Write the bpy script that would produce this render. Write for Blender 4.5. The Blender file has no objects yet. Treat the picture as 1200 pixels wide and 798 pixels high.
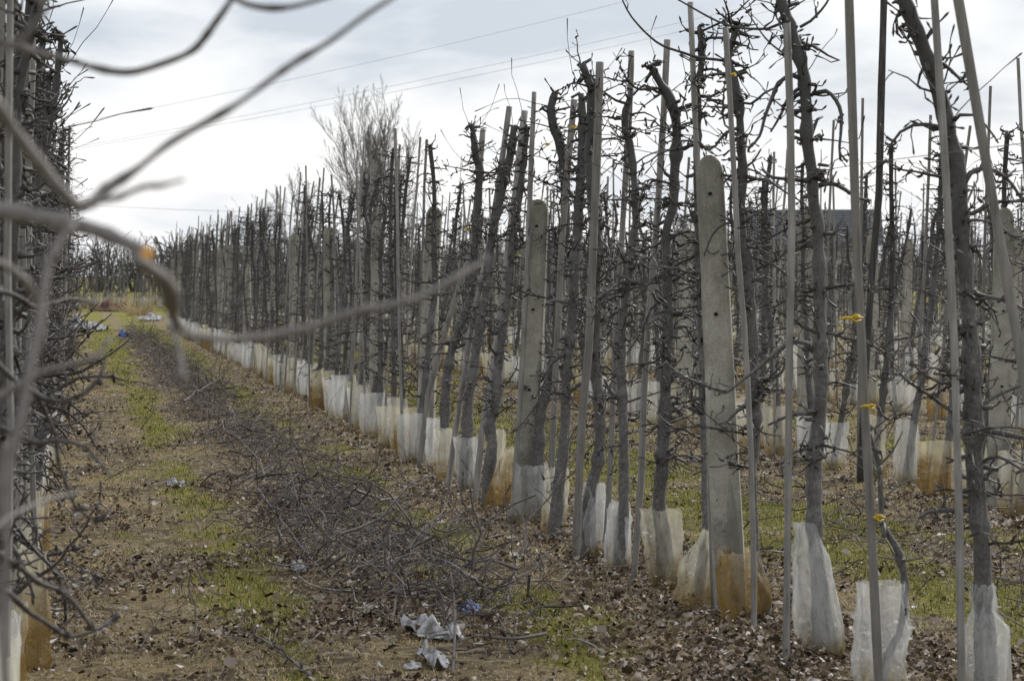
import bpy, math, random
import numpy as np
from mathutils import Vector, Matrix, noise as mn

S = bpy.context.scene
C = S.collection

# ------------------------------------------------------------------ camera
F = 2750.0                       # focal length in photograph pixels (1200 wide)
VX, HY = 84.0, 323.0             # vanishing point of the rows, horizon line
YAW = math.atan((600 - VX) / F)
PITCH = math.atan((399 - HY) / F)
CAMZ = 1.6
cam_d = bpy.data.cameras.new('camera'); cam = bpy.data.objects.new('camera', cam_d); C.objects.link(cam)
cam.location = (0, 0, CAMZ)
cam.rotation_euler = (math.radians(90) - PITCH, 0, -YAW)
cam_d.sensor_width = 36; cam_d.lens = F * 36 / 1200
cam_d.clip_start = 0.05; cam_d.clip_end = 3000
cam_d.dof.use_dof = True; cam_d.dof.focus_distance = 14.5; cam_d.dof.aperture_fstop = 8.5
S.camera = cam
CM = Matrix.Translation((0, 0, CAMZ)) @ cam.rotation_euler.to_matrix().to_4x4()

def P(px, py, d):
    return CM @ Vector(((px - 600) / F * d, -(py - 399) / F * d, -d))
def G(px, py):
    o = CM @ Vector((0, 0, 0)); v = P(px, py, 1.0) - o
    return o + v * (-o.z / v.z)
def dep(x, y):
    return x * math.sin(YAW) + y * math.cos(YAW)
def pxof(x, y):
    xc = x * math.cos(YAW) - y * math.sin(YAW)
    return 600 + F * xc / max(dep(x, y), .1)
def dbase(py):
    return F * CAMZ / (py - HY)

# ------------------------------------------------------------------ world, sun, exposure
SUN_EL, SUN_AZ = math.radians(32), math.radians(50)     # azimuth clockwise from +Y (to the right of the view)
w = bpy.data.worlds.new('World'); S.world = w; w.use_nodes = True
nt = w.node_tree; N = nt.nodes; L = nt.links
for n in list(N): N.remove(n)
out = N.new('ShaderNodeOutputWorld'); bg = N.new('ShaderNodeBackground'); bg.inputs['Strength'].default_value = 0.1
sky = N.new('ShaderNodeTexSky'); sky.sky_type = 'NISHITA'; sky.sun_disc = False
sky.sun_elevation = SUN_EL; sky.sun_rotation = SUN_AZ; sky.dust_density = 3; sky.air_density = 1.2
tc = N.new('ShaderNodeTexCoord'); sep = N.new('ShaderNodeSeparateXYZ'); L.new(tc.outputs['Generated'], sep.inputs[0])
def wm(op, a, b=None, clamp=False):
    n = N.new('ShaderNodeMath'); n.operation = op; n.use_clamp = clamp
    for i, v in enumerate((a, b)):
        if v is None: continue
        if isinstance(v, (int, float)): n.inputs[i].default_value = v
        else: L.new(v, n.inputs[i])
    return n.outputs[0]
zc = wm('MAXIMUM', sep.outputs[2], 0.0); zz = wm('ADD', zc, 0.30)
cmb = N.new('ShaderNodeCombineXYZ')
L.new(wm('DIVIDE', sep.outputs[0], zz), cmb.inputs[0]); L.new(wm('DIVIDE', sep.outputs[1], zz), cmb.inputs[1])
def wnoise(scale, detail, rough, off):
    mp = N.new('ShaderNodeMapping'); mp.inputs['Location'].default_value = off; L.new(cmb.outputs[0], mp.inputs[0])
    n = N.new('ShaderNodeTexNoise'); n.inputs['Scale'].default_value = scale; n.inputs['Detail'].default_value = detail
    n.inputs['Roughness'].default_value = rough; n.inputs['Distortion'].default_value = .35; L.new(mp.outputs[0], n.inputs['Vector']); return n.outputs[0]
n1 = wnoise(2.1, 6, .5, (3.1, 1.7, 0)); n2 = wnoise(6.5, 5, .5, (7.0, 2.0, 1))
nn = wm('ADD', wm('MULTIPLY', n1, .78), wm('MULTIPLY', n2, .22))
lowhaze = wm('SUBTRACT', 1.0, wm('MULTIPLY', zc, 11.0), True)         # 1 at the horizon, 0 well above
fac = wm('ADD', nn, wm('MULTIPLY', lowhaze, .05))
cr = N.new('ShaderNodeValToRGB'); L.new(fac, cr.inputs[0])
e = cr.color_ramp.elements
e[0].position = .42; e[0].color = (6.0, 6.6, 7.45, 1)
e[1].position = .62; e[1].color = (10.6, 10.6, 10.6, 1)
m_ = cr.color_ramp.elements.new(.505); m_.color = (8.4, 8.75, 9.2, 1)
mx = N.new('ShaderNodeMix'); mx.data_type = 'RGBA'; mx.inputs['Factor'].default_value = .93
L.new(sky.outputs[0], mx.inputs['A']); L.new(cr.outputs[0], mx.inputs['B'])
L.new(mx.outputs['Result'], bg.inputs['Color']); L.new(bg.outputs[0], out.inputs[0])

sd = bpy.data.lights.new('sun', 'SUN'); sd.energy = 2.6; sd.angle = math.radians(8); sd.color = (1, .96, .9)
so = bpy.data.objects.new('sun', sd); C.objects.link(so)
sdir = Vector((math.sin(SUN_AZ) * math.cos(SUN_EL), math.cos(SUN_AZ) * math.cos(SUN_EL), math.sin(SUN_EL)))
so.rotation_euler = (-sdir).to_track_quat('-Z', 'Y').to_euler(); so.location = (20, 30, 40)
vs = S.view_settings; vs.view_transform = 'Standard'; vs.look = 'None'; vs.exposure = 0.10; vs.gamma = 1; vs.use_curve_mapping = False
S.render.engine = 'CYCLES'
cy = S.cycles; cy.use_denoising = True; cy.max_bounces = 5; cy.diffuse_bounces = 2; cy.glossy_bounces = 1
cy.transmission_bounces = 3; cy.transparent_max_bounces = 14; cy.use_adaptive_sampling = True; cy.adaptive_threshold = .02
cy.caustics_reflective = False; cy.caustics_refractive = False
S.render.use_persistent_data = False

# ------------------------------------------------------------------ materials
class MatB:
    def __init__(s, name):
        s.m = bpy.data.materials.new(name); s.m.use_nodes = True; s.t = s.m.node_tree; s.N = s.t.nodes; s.L = s.t.links
        s.b = s.N['Principled BSDF']; s.out = s.N['Material Output']
        s.b.inputs['Specular IOR Level'].default_value = .25
        s.tc = s.N.new('ShaderNodeTexCoord'); s.geo = s.N.new('ShaderNodeNewGeometry')
    def noise(s, scale, detail=4, rough=.55, vec=None, stretch=None, dist=0):
        v = vec or s.tc.outputs['Object']
        if stretch:
            mp = s.N.new('ShaderNodeMapping'); mp.inputs['Scale'].default_value = stretch; s.L.new(v, mp.inputs[0]); v = mp.outputs[0]
        n = s.N.new('ShaderNodeTexNoise'); n.inputs['Scale'].default_value = scale; n.inputs['Detail'].default_value = detail
        n.inputs['Roughness'].default_value = rough; n.inputs['Distortion'].default_value = dist
        s.L.new(v, n.inputs['Vector']); return n.outputs[0]
    def ramp(s, f, stops, interp='LINEAR'):
        r = s.N.new('ShaderNodeValToRGB'); s.L.new(f, r.inputs[0]); r.color_ramp.interpolation = interp
        el = r.color_ramp.elements
        while len(el) > 1: el.remove(el[-1])
        el[0].position = stops[0][0]; el[0].color = (*stops[0][1], 1)
        for p, c in stops[1:]:
            x = el.new(p); x.color = (*c, 1)
        return r.outputs[0]
    def mix(s, f, a, b):
        m = s.N.new('ShaderNodeMix'); m.data_type = 'RGBA'
        if isinstance(f, (int, float)): m.inputs['Factor'].default_value = f
        else: s.L.new(f, m.inputs['Factor'])
        for k, v in (('A', a), ('B', b)):
            if isinstance(v, tuple): m.inputs[k].default_value = (*v, 1)
            else: s.L.new(v, m.inputs[k])
        return m.outputs['Result']
    def math(s, op, a, b=0., clamp=False):
        n = s.N.new('ShaderNodeMath'); n.operation = op; n.use_clamp = clamp
        for i, v in enumerate((a, b)):
            if isinstance(v, (int, float)): n.inputs[i].default_value = v
            else: s.L.new(v, n.inputs[i])
        return n.outputs[0]
    def attr(s, name):
        a = s.N.new('ShaderNodeAttribute'); a.attribute_name = name; return a.outputs['Fac']
    def objrand(s):
        return s.N.new('ShaderNodeObjectInfo').outputs['Random']
    def bump(s, h, strength, dist=.01):
        b = s.N.new('ShaderNodeBump'); b.inputs['Strength'].default_value = strength; b.inputs['Distance'].default_value = dist
        s.L.new(h, b.inputs['Height']); s.L.new(b.outputs[0], s.b.inputs['Normal']); return b.outputs[0]
    def fin(s, col, rough=.85):
        if isinstance(col, tuple): s.b.inputs['Base Color'].default_value = (*col, 1)
        else: s.L.new(col, s.b.inputs['Base Color'])
        s.b.inputs['Roughness'].default_value = rough; return s.m

def bark(name, dark, mid, light, lichen=.5, young_backlit=0.):
    b = MatB(name)
    big = b.noise(5, 4, .6); fine = b.noise(110, 4, .75, stretch=(1, 1, .5)); rings = b.noise(45, 4, .7, stretch=(.5, .5, 1.3))
    f = b.math('ADD', b.math('MULTIPLY', big, .28), b.math('ADD', b.math('MULTIPLY', fine, .5), b.math('MULTIPLY', rings, .25)))
    rnd = b.math('MULTIPLY', b.math('SUBTRACT', b.objrand(), .5), .10)
    c = b.ramp(b.math('ADD', f, rnd), [(.38, dark), (.50, mid), (.62, light)])
    c = b.mix(b.ramp(b.noise(3.3, 4, .6), [(.50, (0, 0, 0)), (.64, (.55, .55, .55))]), c, tuple(v * k for v, k in zip(mid, (.62, .52, .46))))
    c = b.mix(b.ramp(b.noise(26, 3, .6), [(.69, (0, 0, 0)), (.74, (.7, .7, .7))]), c, (.30, .27, .235))
    li = b.ramp(b.noise(9, 5, .7), [(.66, (0, 0, 0)), (.72, (1, 1, 1))])
    c = b.mix(b.math('MULTIPLY', li, lichen), c, (.22, .20, .09))
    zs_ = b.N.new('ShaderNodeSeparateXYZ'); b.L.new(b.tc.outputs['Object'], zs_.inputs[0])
    age_backlight = b.math('MULTIPLY', b.math('SUBTRACT', zs_.outputs[2], 1.1), .75, True); age_backlight = b.math('MULTIPLY', age_backlight, young_backlit, True)  # upper wood darker: younger bark, plus backlit tops painted into the colour
    c = b.mix(age_backlight, c, tuple(v * .42 for v in mid))
    b.bump(b.math('ADD', fine, rings), .35, .003); b.b.inputs['Specular IOR Level'].default_value = .45
    return b.fin(c, .62)
M = {}
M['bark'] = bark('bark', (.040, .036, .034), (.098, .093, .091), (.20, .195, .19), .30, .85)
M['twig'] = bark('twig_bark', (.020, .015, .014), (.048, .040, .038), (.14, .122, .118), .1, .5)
M['near'] = bark('near_branch_bark', (.07, .060, .056), (.135, .12, .113), (.23, .21, .20), .1)
M['cutpale'] = MatB('cut_wood').fin((.78, .43, .11), .7)
b = MatB('wood_grey'); f = b.noise(60, 4, .6, stretch=(1, 1, .06)); g = b.noise(6, 3, .6)
c = b.ramp(b.math('ADD', b.math('MULTIPLY', f, .6), b.math('MULTIPLY', g, .4)), [(.35, (.14, .133, .126)), (.5, (.27, .258, .245)), (.68, (.40, .385, .365))])
c = b.mix(b.math('MULTIPLY', b.objrand(), .55), c, (.13, .115, .10)); b.bump(f, .4, .003); M['stake'] = b.fin(c, .75)
b = MatB('wood_dark'); f = b.noise(60, 4, .6, stretch=(1, 1, .06)); M['stakedark'] = b.fin(b.ramp(f, [(.35, (.03, .028, .027)), (.7, (.10, .095, .09))]), .7)
b = MatB('concrete'); f = b.noise(3.5, 6, .65); g = b.noise(120, 2, .5); sp = b.noise(38, 3, .6)
c = b.ramp(b.math('ADD', b.math('MULTIPLY', f, .7), b.math('MULTIPLY', g, .3)), [(.36, (.19, .178, .15)), (.5, (.33, .315, .27)), (.62, (.46, .44, .385))])
dr = b.noise(9, 4, .6, stretch=(1, 1, .12)); c = b.mix(b.ramp(dr, [(.46, (0, 0, 0)), (.62, (.75, .75, .75))]), c, (.16, .152, .13))
c = b.mix(b.ramp(sp, [(.68, (0, 0, 0)), (.74, (1, 1, 1))]), c, (.10, .095, .085))
sepn = b.N.new('ShaderNodeSeparateXYZ'); b.L.new(b.tc.outputs['Object'], sepn.inputs[0])
top = b.math('MULTIPLY', b.math('SUBTRACT', b.math('ADD', sepn.outputs[2], b.math('MULTIPLY', b.noise(14, 4, .6), .3)), 2.22), 7.0, True)
c = b.mix(b.math('MULTIPLY', top, .6), c, (.12, .118, .065)); b.bump(b.math('ADD', g, sp), .35, .004); M['concrete'] = b.fin(c, .9)
M['hole'] = MatB('hole_dark').fin((.02, .02, .02), .9)
M['wire'] = MatB('wire').fin((.16, .155, .15), .5)
M['yellow'] = MatB('yellow_plastic').fin((.62, .42, .015), .45)
M['line'] = MatB('cable').fin((.5, .5, .52), .6)

def film(name, base, stain, amount, alpha):
    b = MatB(name); b.N.remove(b.b)
    fib = b.noise(45, 4, .7, stretch=(1, 1, .35)); blot = b.noise(7, 4, .6); weave = b.noise(420, 1, .5)
    sp = b.N.new('ShaderNodeSeparateXYZ'); b.L.new(b.tc.outputs['Object'], sp.inputs[0])
    low = b.math('SUBTRACT', 1.05, b.math('MULTIPLY', sp.outputs[2], 2.3), True)
    rnd = b.objrand()
    st = b.math('MULTIPLY', b.math('SUBTRACT', b.math('ADD', b.math('MULTIPLY', low, .9), b.math('MULTIPLY', blot, 1.2)), 1.15 - amount), 2.6, True)
    col = b.mix(b.math('MULTIPLY', fib, .30), base, tuple(v * .72 for v in base))
    col = b.mix(b.math('MULTIPLY', rnd, .35), col, tuple(v * .7 for v in base))
    crease_dark = b.ramp(b.noise(16, 3, .6, stretch=(1, 1, .10)), [(.36, (.6, .6, .6)), (.47, (0, 0, 0))]); col = b.mix(crease_dark, col, tuple(v * .42 for v in base))  # fold creases painted as dark vertical streaks in the film colour
    mud = b.math('SUBTRACT', b.math('ADD', .9, b.math('MULTIPLY', blot, .9)), b.math('MULTIPLY', sp.outputs[2], 15.), True); 
    col = b.mix(b.math('MULTIPLY', mud, .75), col, (.16, .12, .08))
    col = b.mix(st, col, b.mix(blot, stain, tuple(v * .45 for v in stain)))
    bp = b.N.new('ShaderNodeBump'); bp.inputs['Strength'].default_value = .5; bp.inputs['Distance'].default_value = .008
    b.L.new(b.math('ADD', fib, b.math('MULTIPLY', blot, 2.)), bp.inputs['Height'])
    d = b.N.new('ShaderNodeBsdfDiffuse'); t = b.N.new('ShaderNodeBsdfTranslucent'); tr = b.N.new('ShaderNodeBsdfTransparent')
    gl = b.N.new('ShaderNodeBsdfGlossy'); gl.inputs['Roughness'].default_value = .45; gl.inputs['Color'].default_value = (.8, .8, .8, 1)
    for n in (d, t):
        b.L.new(col, n.inputs['Color']); b.L.new(bp.outputs[0], n.inputs['Normal'])
    b.L.new(bp.outputs[0], gl.inputs['Normal'])
    m1 = b.N.new('ShaderNodeMixShader'); m1.inputs[0].default_value = .42; b.L.new(d.outputs[0], m1.inputs[1]); b.L.new(t.outputs[0], m1.inputs[2])
    mg = b.N.new('ShaderNodeMixShader'); mg.inputs[0].default_value = .05; b.L.new(m1.outputs[0], mg.inputs[1]); b.L.new(gl.outputs[0], mg.inputs[2])
    m2 = b.N.new('ShaderNodeMixShader')
    fa = b.math('ADD', b.math('ADD', alpha - .20, b.math('MULTIPLY', fib, .46)), b.math('MULTIPLY', st, .16), True)
    b.L.new(fa, m2.inputs[0]); b.L.new(tr.outputs[0], m2.inputs[1]); b.L.new(mg.outputs[0], m2.inputs[2])
    b.L.new(m2.outputs[0], b.out.inputs[0]); return b.m
M['fwhite'] = film('film_white', (.88, .89, .88), (.46, .37, .17), .0, .33)
M['fcream'] = film('film_cream', (.82, .79, .66), (.44, .32, .12), .12, .34)
M['fstain'] = film('film_stained', (.76, .70, .52), (.40, .25, .06), .40, .38)

# ------------------------------------------------------------------ helpers
def tag(o, label=None, cat=None, group=None, kind=None):
    if label: o['label'] = label
    if cat: o['category'] = cat
    if group: o['group'] = group
    if kind: o['kind'] = kind
    return o
def empty(name, loc, rz=0.):
    o = bpy.data.objects.new(name, None); C.objects.link(o); o.location = loc; o.rotation_euler = (0, 0, rz)
    o.empty_display_size = .2; return o
class MB:
    def __init__(s): s.v = []; s.f = []
    def tube(s, pts, rad, n=5, caps=True):
        pts = [Vector(p) for p in pts]; m = len(pts); b0 = len(s.v); a = None
        for i, p in enumerate(pts):
            t = pts[min(i + 1, m - 1)] - pts[max(i - 1, 0)]
            t = t.normalized() if t.length > 1e-9 else Vector((0, 0, 1))
            if a is None:
                a = t.cross(Vector((0, 0, 1)) if abs(t.z) < .9 else Vector((1, 0, 0))).normalized()
            else:
                a = a - t * a.dot(t)
                a = a.normalized() if a.length > 1e-6 else t.orthogonal().normalized()
            c = t.cross(a); r = rad[i] if isinstance(rad, (list, tuple)) else rad
            for k in range(n):
                an = 2 * math.pi * k / n
                s.v.append(p + (a * math.cos(an) + c * math.sin(an)) * r)
        for i in range(m - 1):
            for k in range(n):
                k2 = (k + 1) % n
                s.f.append((b0 + i * n + k, b0 + i * n + k2, b0 + (i + 1) * n + k2, b0 + (i + 1) * n + k))
        if caps:
            s.f.append(tuple(b0 + k for k in reversed(range(n)))); s.f.append(tuple(b0 + (m - 1) * n + k for k in range(n)))
        return s
    def box(s, x0, x1, y0, y1, z0, z1):
        b = len(s.v); s.v += [Vector(p) for p in ((x0, y0, z0), (x1, y0, z0), (x1, y1, z0), (x0, y1, z0), (x0, y0, z1), (x1, y0, z1), (x1, y1, z1), (x0, y1, z1))]
        s.f += [tuple(b + i for i in q) for q in ((3, 2, 1, 0), (4, 5, 6, 7), (0, 1, 5, 4), (1, 2, 6, 5), (2, 3, 7, 6), (3, 0, 4, 7))]; return s
    def mesh(s, name, mat, smooth=True):
        me = bpy.data.meshes.new(name); me.from_pydata(s.v, [], s.f)
        if smooth: me.polygons.foreach_set('use_smooth', [True] * len(me.polygons))
        me.materials.append(mat); me.update(); return me
    def build(s, name, mat, parent=None, smooth=True):
        o = bpy.data.objects.new(name, s.mesh(name, mat, smooth)); C.objects.link(o)
        if parent is not None: o.parent = parent
        return o
def local(pts, o):      # world points -> local of an unrotated root
    return [Vector(p) - Vector(o) for p in pts]
def catmull(pts, step):
    out_ = []; n = len(pts)
    for i in range(n - 1):
        a, b_, c_, d_ = pts[max(i - 1, 0)], pts[i], pts[i + 1], pts[min(i + 2, n - 1)]
        k = max(1, int((c_ - b_).length / step))
        for j in range(k):
            t = j / k
            out_.append(.5 * ((2 * b_) + (c_ - a) * t + (2 * a - 5 * b_ + 4 * c_ - d_) * t * t + (3 * b_ - a - 3 * c_ + d_) * t ** 3))
    out_.append(pts[-1]); return out_
def rv(r, s=1.): return Vector((r.gauss(0, s), r.gauss(0, s), r.gauss(0, s)))
def hgt(x, y):
    rut = .035 * (math.exp(-((x - .38) / .13) ** 2) + math.exp(-((x - 2.25) / .13) ** 2)) * (.6 + .5 * mn.noise(Vector((x, y * .7, 2))))
    return -rut + .03 * mn.noise(Vector((x * .6, y * .35, 0))) + .015 * mn.noise(Vector((x * 2.1, y * 1.6, 5)))
ORD = ['first', 'second', 'third', 'fourth', 'fifth', 'sixth', 'seventh', 'eighth', 'ninth', 'tenth', 'eleventh', 'twelfth', 'thirteenth', 'fourteenth', 'fifteenth', 'sixteenth', 'seventeenth', 'eighteenth', 'nineteenth', 'twentieth']

# ------------------------------------------------------------------ ground
def moss(x, y):
    n = mn.noise(Vector((x * 1.5, y * .55, 3))) * .6 + mn.noise(Vector((x * 5, y * 2.6, 8))) * .45
    v = -.12 + n * 1.2
    v += .62 * math.exp(-((x - .85) / .26) ** 2)
    v += .55 * math.exp(-((x - 2.15) / .38) ** 2)
    v += .72 * math.exp(-((x - 4.55) / .8) ** 2)
    v += .50 * math.exp(-((x - 7.9) / .8) ** 2)
    v -= .5 * math.exp(-((x - 3.0) / .45) ** 2)
    v -= .35 * math.exp(-((x - 1.5) / .3) ** 2)
    v -= .3 * math.exp(-((x - .25) / .3) ** 2) * (1 if y < 30 else .2)
    v += max(0, min(.45, (y - 32) / 45))
    return max(0., min(1., v))
def axis(segs):
    r = []
    for a, b_, n in segs: r += list(np.linspace(a, b_, n, endpoint=False))
    return r
xs = axis([(-900, -30, 14), (-30, -3, 27), (-3, 8, 120), (8, 20, 40), (20, 60, 30), (60, 900, 16)]) + [900]
ys = axis([(-40, 6, 20), (6, 30, 220), (30, 80, 180), (80, 180, 50), (180, 2500, 24)]) + [2500]
gv = []; ga = []
for y in ys:
    for x in xs:
        gv.append((x, y, hgt(x, y) if (-30 < x < 60 and y < 180) else 0)); ga.append(moss(x, y) if (-6 < x < 40 and 0 < y < 200) else .5)
nx = len(xs); gf = [(j * nx + i, j * nx + i + 1, (j + 1) * nx + i + 1, (j + 1) * nx + i) for j in range(len(ys) - 1) for i in range(nx - 1)]
b = MatB('ground')
pos = b.geo.outputs['Position']
n_big = b.noise(1.3, 6, .6, pos); n_mid = b.noise(9, 6, .7, pos, dist=.6); n_f = b.noise(42, 6, .8, pos)
lit = b.ramp(n_mid, [(.36, (.030, .021, .014)), (.47, (.10, .072, .045)), (.55, (.23, .175, .11)), (.63, (.42, .37, .30))])
straw = b.ramp(n_f, [(.38, (.075, .050, .024)), (.5, (.31, .23, .10)), (.62, (.56, .47, .28))])
g1 = b.mix(b.ramp(n_big, [(.41, (0, 0, 0)), (.60, (.85, .85, .85))]), lit, straw)
gr = b.ramp(n_f, [(.38, (.04, .042, .007)), (.5, (.20, .19, .024)), (.62, (.38, .34, .07))])
ms = b.math('MULTIPLY', b.math('SUBTRACT', b.math('ADD', b.attr('moss'), b.math('MULTIPLY', n_mid, .5)), .36), 3.0, True)
c = b.mix(b.math('MULTIPLY', ms, .9), g1, gr)
b.bump(b.math('ADD', n_mid, n_f), 1.0, .03); M['ground'] = b.fin(c, .95)
me = bpy.data.meshes.new('ground'); me.from_pydata(gv, [], gf); me.polygons.foreach_set('use_smooth', [True] * len(gf)); me.materials.append(M['ground'])
at = me.attributes.new('moss', 'FLOAT', 'POINT'); at.data.foreach_set('value', ga)
ground = bpy.data.objects.new('ground', me); C.objects.link(ground); tag(ground, 'bare orchard ground of leaf litter, straw and moss', 'ground', kind='structure')

# ------------------------------------------------------------------ wood generators
def twig(mb, r, p, d, ln, rad, nseg=3, n=3, up=.15, bud=True):
    pts = [p]; q = p.copy(); v = d.normalized(); st = ln / nseg
    for i in range(nseg):
        v = (v + rv(r, .40 if nseg < 5 else .2) + Vector((0, 0, up))).normalized(); q = q + v * st; pts.append(q.copy())
    rr = [rad * (1 - .5 * i / nseg) for i in range(nseg + 1)]
    if bud:
        rr[-1] = rad * 1.45; pts.append(q + v * rad * 3.); rr.append(rad * .3)
    mb.tube(pts, rr, n, False); return pts
def spur(mb, r, p, d, s=1.):          # stubby fruiting spur: a knobbly stub with a few short bent twiglets
    L_ = r.uniform(.015, .05) * s; v = (d + rv(r, .35)).normalized(); e_ = p + v * L_
    mb.tube([p - v * .01, p + v * L_ * .5 + rv(r, .003), e_], [.009 * s, .006 * s + r.random() * .003, .008 * s], 4)
    for _ in range(r.choice((1, 1, 2, 3))):
        twig(mb, r, e_, (v + rv(r, .9)).normalized(), r.uniform(.015, .07) * s, .0036 * s, 2, 3, .15)
def deco(mb, r, pts, rad, dens, s=1., tl=(.03, .13)):
    for i in range(1, len(pts)):
        a, b_ = pts[i - 1], pts[i]; t = (b_ - a); ln = t.length
        if ln < 1e-5: continue
        t = t / ln; k = dens * ln; k = int(k) + (r.random() < k % 1)
        for _ in range(k):
            side = (t.cross(rv(r))).normalized(); d = (side + t * r.uniform(-.2, .8)).normalized()
            p = a.lerp(b_, r.random())
            if r.random() < .5: spur(mb, r, p, d, .75 * s)
            else: twig(mb, r, p, d, r.uniform(*tl) * s, max(.0022, .0034 * s), 3, 3, .12)
def branch_path(r, p, d, ln, step, curl, wander=.16):
    pts = [p.copy()]; v = d.normalized(); q = p.copy(); n = max(3, int(ln / step))
    for i in range(n):
        v = (v + rv(r, wander) + Vector((0, 0, curl))).normalized(); q = q + v * step; pts.append(q.copy())
    return pts
def make_branch(mb, r, p, d, ln, r0, curl, lod=0):
    step = (.055, .08, .14)[lod]
    pts = branch_path(r, p, d, ln, step, curl, (.22, .24, .25)[lod]); n = len(pts)
    rr = [r0 * (1 - .68 * i / (n - 1)) * (1 + r.uniform(-.12, .18)) for i in range(n)]
    mb.tube(pts, rr, (5, 4, 3)[lod], lod == 0)
    deco(mb, r, pts, rr, (17, 12, 7)[lod], 1., (.03, .16))
    if ln > .3 and lod < 2 and r.random() < .75:
        i = r.randrange(n // 3, max(n // 3 + 1, 2 * n // 3)); t = pts[i + 1] - pts[i]
        p2 = branch_path(r, pts[i], (t.normalized() + t.cross(rv(r)).normalized() * 1.1), ln * r.uniform(.3, .55), step, curl * .6)
        mb.tube(p2, [rr[i] * .7 * (1 - .6 * k / (len(p2) - 1)) for k in range(len(p2))], 4, False); deco(mb, r, p2, None, 15, .9)
    return pts
def make_trunk(mb, r, pts, rad, n=8, knobs=22, step=.045, top_cut=True):
    # pts/rad coarse -> resampled with knobbly radius, flare and burrs
    R = [Vector((p.x, p.y, p.z)) for p in pts]; q = catmull(R, step); m = len(q)
    cum = [0]
    for i in range(1, len(R)): cum.append(cum[-1] + (R[i] - R[i - 1]).length)
    tot = cum[-1]; run = 0; rr = []
    for i, p in enumerate(q):
        if i: run += (q[i] - q[i - 1]).length
        s = min(run, tot - 1e-6); j = 0
        while j < len(cum) - 2 and cum[j + 1] < s: j += 1
        t = (s - cum[j]) / max(cum[j + 1] - cum[j], 1e-6); t = max(0, min(1, t)); rr.append((rad[j] * (1 - t) + rad[j + 1] * t) * (1 + .10 * mn.noise(Vector((run * 9, p.x, 1)))))
    for _ in range(min(26, knobs)):                  # burrs where limbs were taken off
        k = r.randrange(m // 5, m); rr[k] *= 1.17
    ph = r.random() * 9; b0 = len(mb.v); mb.tube(q, rr, n)
    for i in range(m):
        for k in range(n):
            v = mb.v[b0 + i * n + k]; mb.v[b0 + i * n + k] = v + (v - q[i]) * (.20 * mn.noise(Vector((v.x * 22 + ph, v.y * 22, v.z * 14))))
    for _ in range(knobs):
        k = int(m * (1 - .70 * r.random() ** 1.25)); k = min(k, m - 1); t = (q[min(k + 1, m - 1)] - q[max(k - 1, 0)]).normalized()
        side = t.cross(rv(r)).normalized(); spur(mb, r, q[k] + side * rr[k] * .8, side, 1.15)
    return q, rr

def proto_tree(seed, lod, H=2.75, arms=1.0):
    """list of (name, mesh) parts of one slender pruned fruit tree, base at the origin"""
    r = random.Random(seed); parts = []
    lean = Vector((r.uniform(-.06, .06), r.uniform(-.06, .06), 0)); pts = []; rad = []
    H = H * r.uniform(.93, 1.04); r0 = r.uniform(.026, .038); wx = r.uniform(.02, .07); ph = r.uniform(0, 6)
    for i in range(10):
        t = i / 9; z = -.06 + t * (H + .06)
        pts.append(Vector((lean.x * z + wx * math.sin(ph + t * r.uniform(4, 6)), lean.y * z + wx * math.cos(ph * 1.7 + t * 5), z)) - (Vector((wx * math.sin(ph), wx * math.cos(ph * 1.7), 0)) if i == 0 else Vector((wx * math.sin(ph), wx * math.cos(ph * 1.7), 0)) * 1))
        rad.append(r0 * (1.25 if i == 0 else 1.0) * (1 - .55 * t ** .9))
    tb = MB(); q, rr = make_trunk(tb, r, pts, rad, (8, 6, 4)[lod], (60, 34, 6)[lod], (.05, .08, .3)[lod])
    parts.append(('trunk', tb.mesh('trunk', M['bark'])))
    nb = (27, 24, 14)[lod]; rest = MB(); m = len(q)
    order = sorted(r.uniform(.2, .97) for _ in range(nb)); ang = r.uniform(0, 6)
    for j, t in enumerate(order):
        ang += 2.4 + r.uniform(-.6, .6); k = min(m - 1, int(t * m)); low = 1 - t
        d = Vector((math.cos(ang), math.sin(ang), r.uniform(-.25, .45) if arms == 1 else r.uniform(-.8, 1.1)))
        ln = r.uniform(.16, .5) * (.5 + .75 * low) * arms; curl = r.choice((-.10, -.05, .03, .10)) * (1 if arms == 1 else 1.6)
        mb = MB() if (lod == 0 and ln > .33) else rest
        make_branch(mb, r, q[k], d, ln, max(.0065, rr[k] * .33) * r.uniform(.8, 1.15), curl, lod)
        if mb is not rest: parts.append(('branch', mb.mesh('branch', M['twig'])))
    for _ in range((4, 4, 2)[lod]):                  # last year's straight shoots
        k = int(m * r.uniform(.72, .99)); a = r.uniform(0, 6.28)
        twig(rest, r, q[k], Vector((math.cos(a) * .8, math.sin(a) * .8, r.uniform(.5, 1.1))), r.uniform(.25, .6), .0030, 5, 3, .02)
    parts.append(('twigs', rest.mesh('twigs', M['twig'])))
    return parts
P0 = [proto_tree(100 + i, 0) for i in range(9)]
P1 = [proto_tree(200 + i, 1) for i in range(9)]
P2 = [proto_tree(300 + i, 2) for i in range(6)]
PL = [proto_tree(400 + i, 0, arms=1.25) for i in range(6)]     # the denser left row

def place_tree(parts, x, y, rz, sc, leanx, leany, label, group):
    o = empty('fruit_tree', (x, y, hgt(x, y))); o.rotation_euler = (-leany, leanx, rz); o.rotation_mode = 'XYZ'
    mt = Matrix.Rotation(leanx, 4, 'Y') @ Matrix.Rotation(-leany, 4, 'X') @ Matrix.Rotation(rz, 4, 'Z')
    o.rotation_euler = mt.to_euler(); o.scale = (sc, sc, sc)
    tag(o, label, 'fruit tree', group)
    for nm, me_ in parts:
        c_ = bpy.data.objects.new(nm, me_); C.objects.link(c_); c_.parent = o
        if nm == 'twigs': c_['kind'] = 'stuff'
    return o

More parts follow.
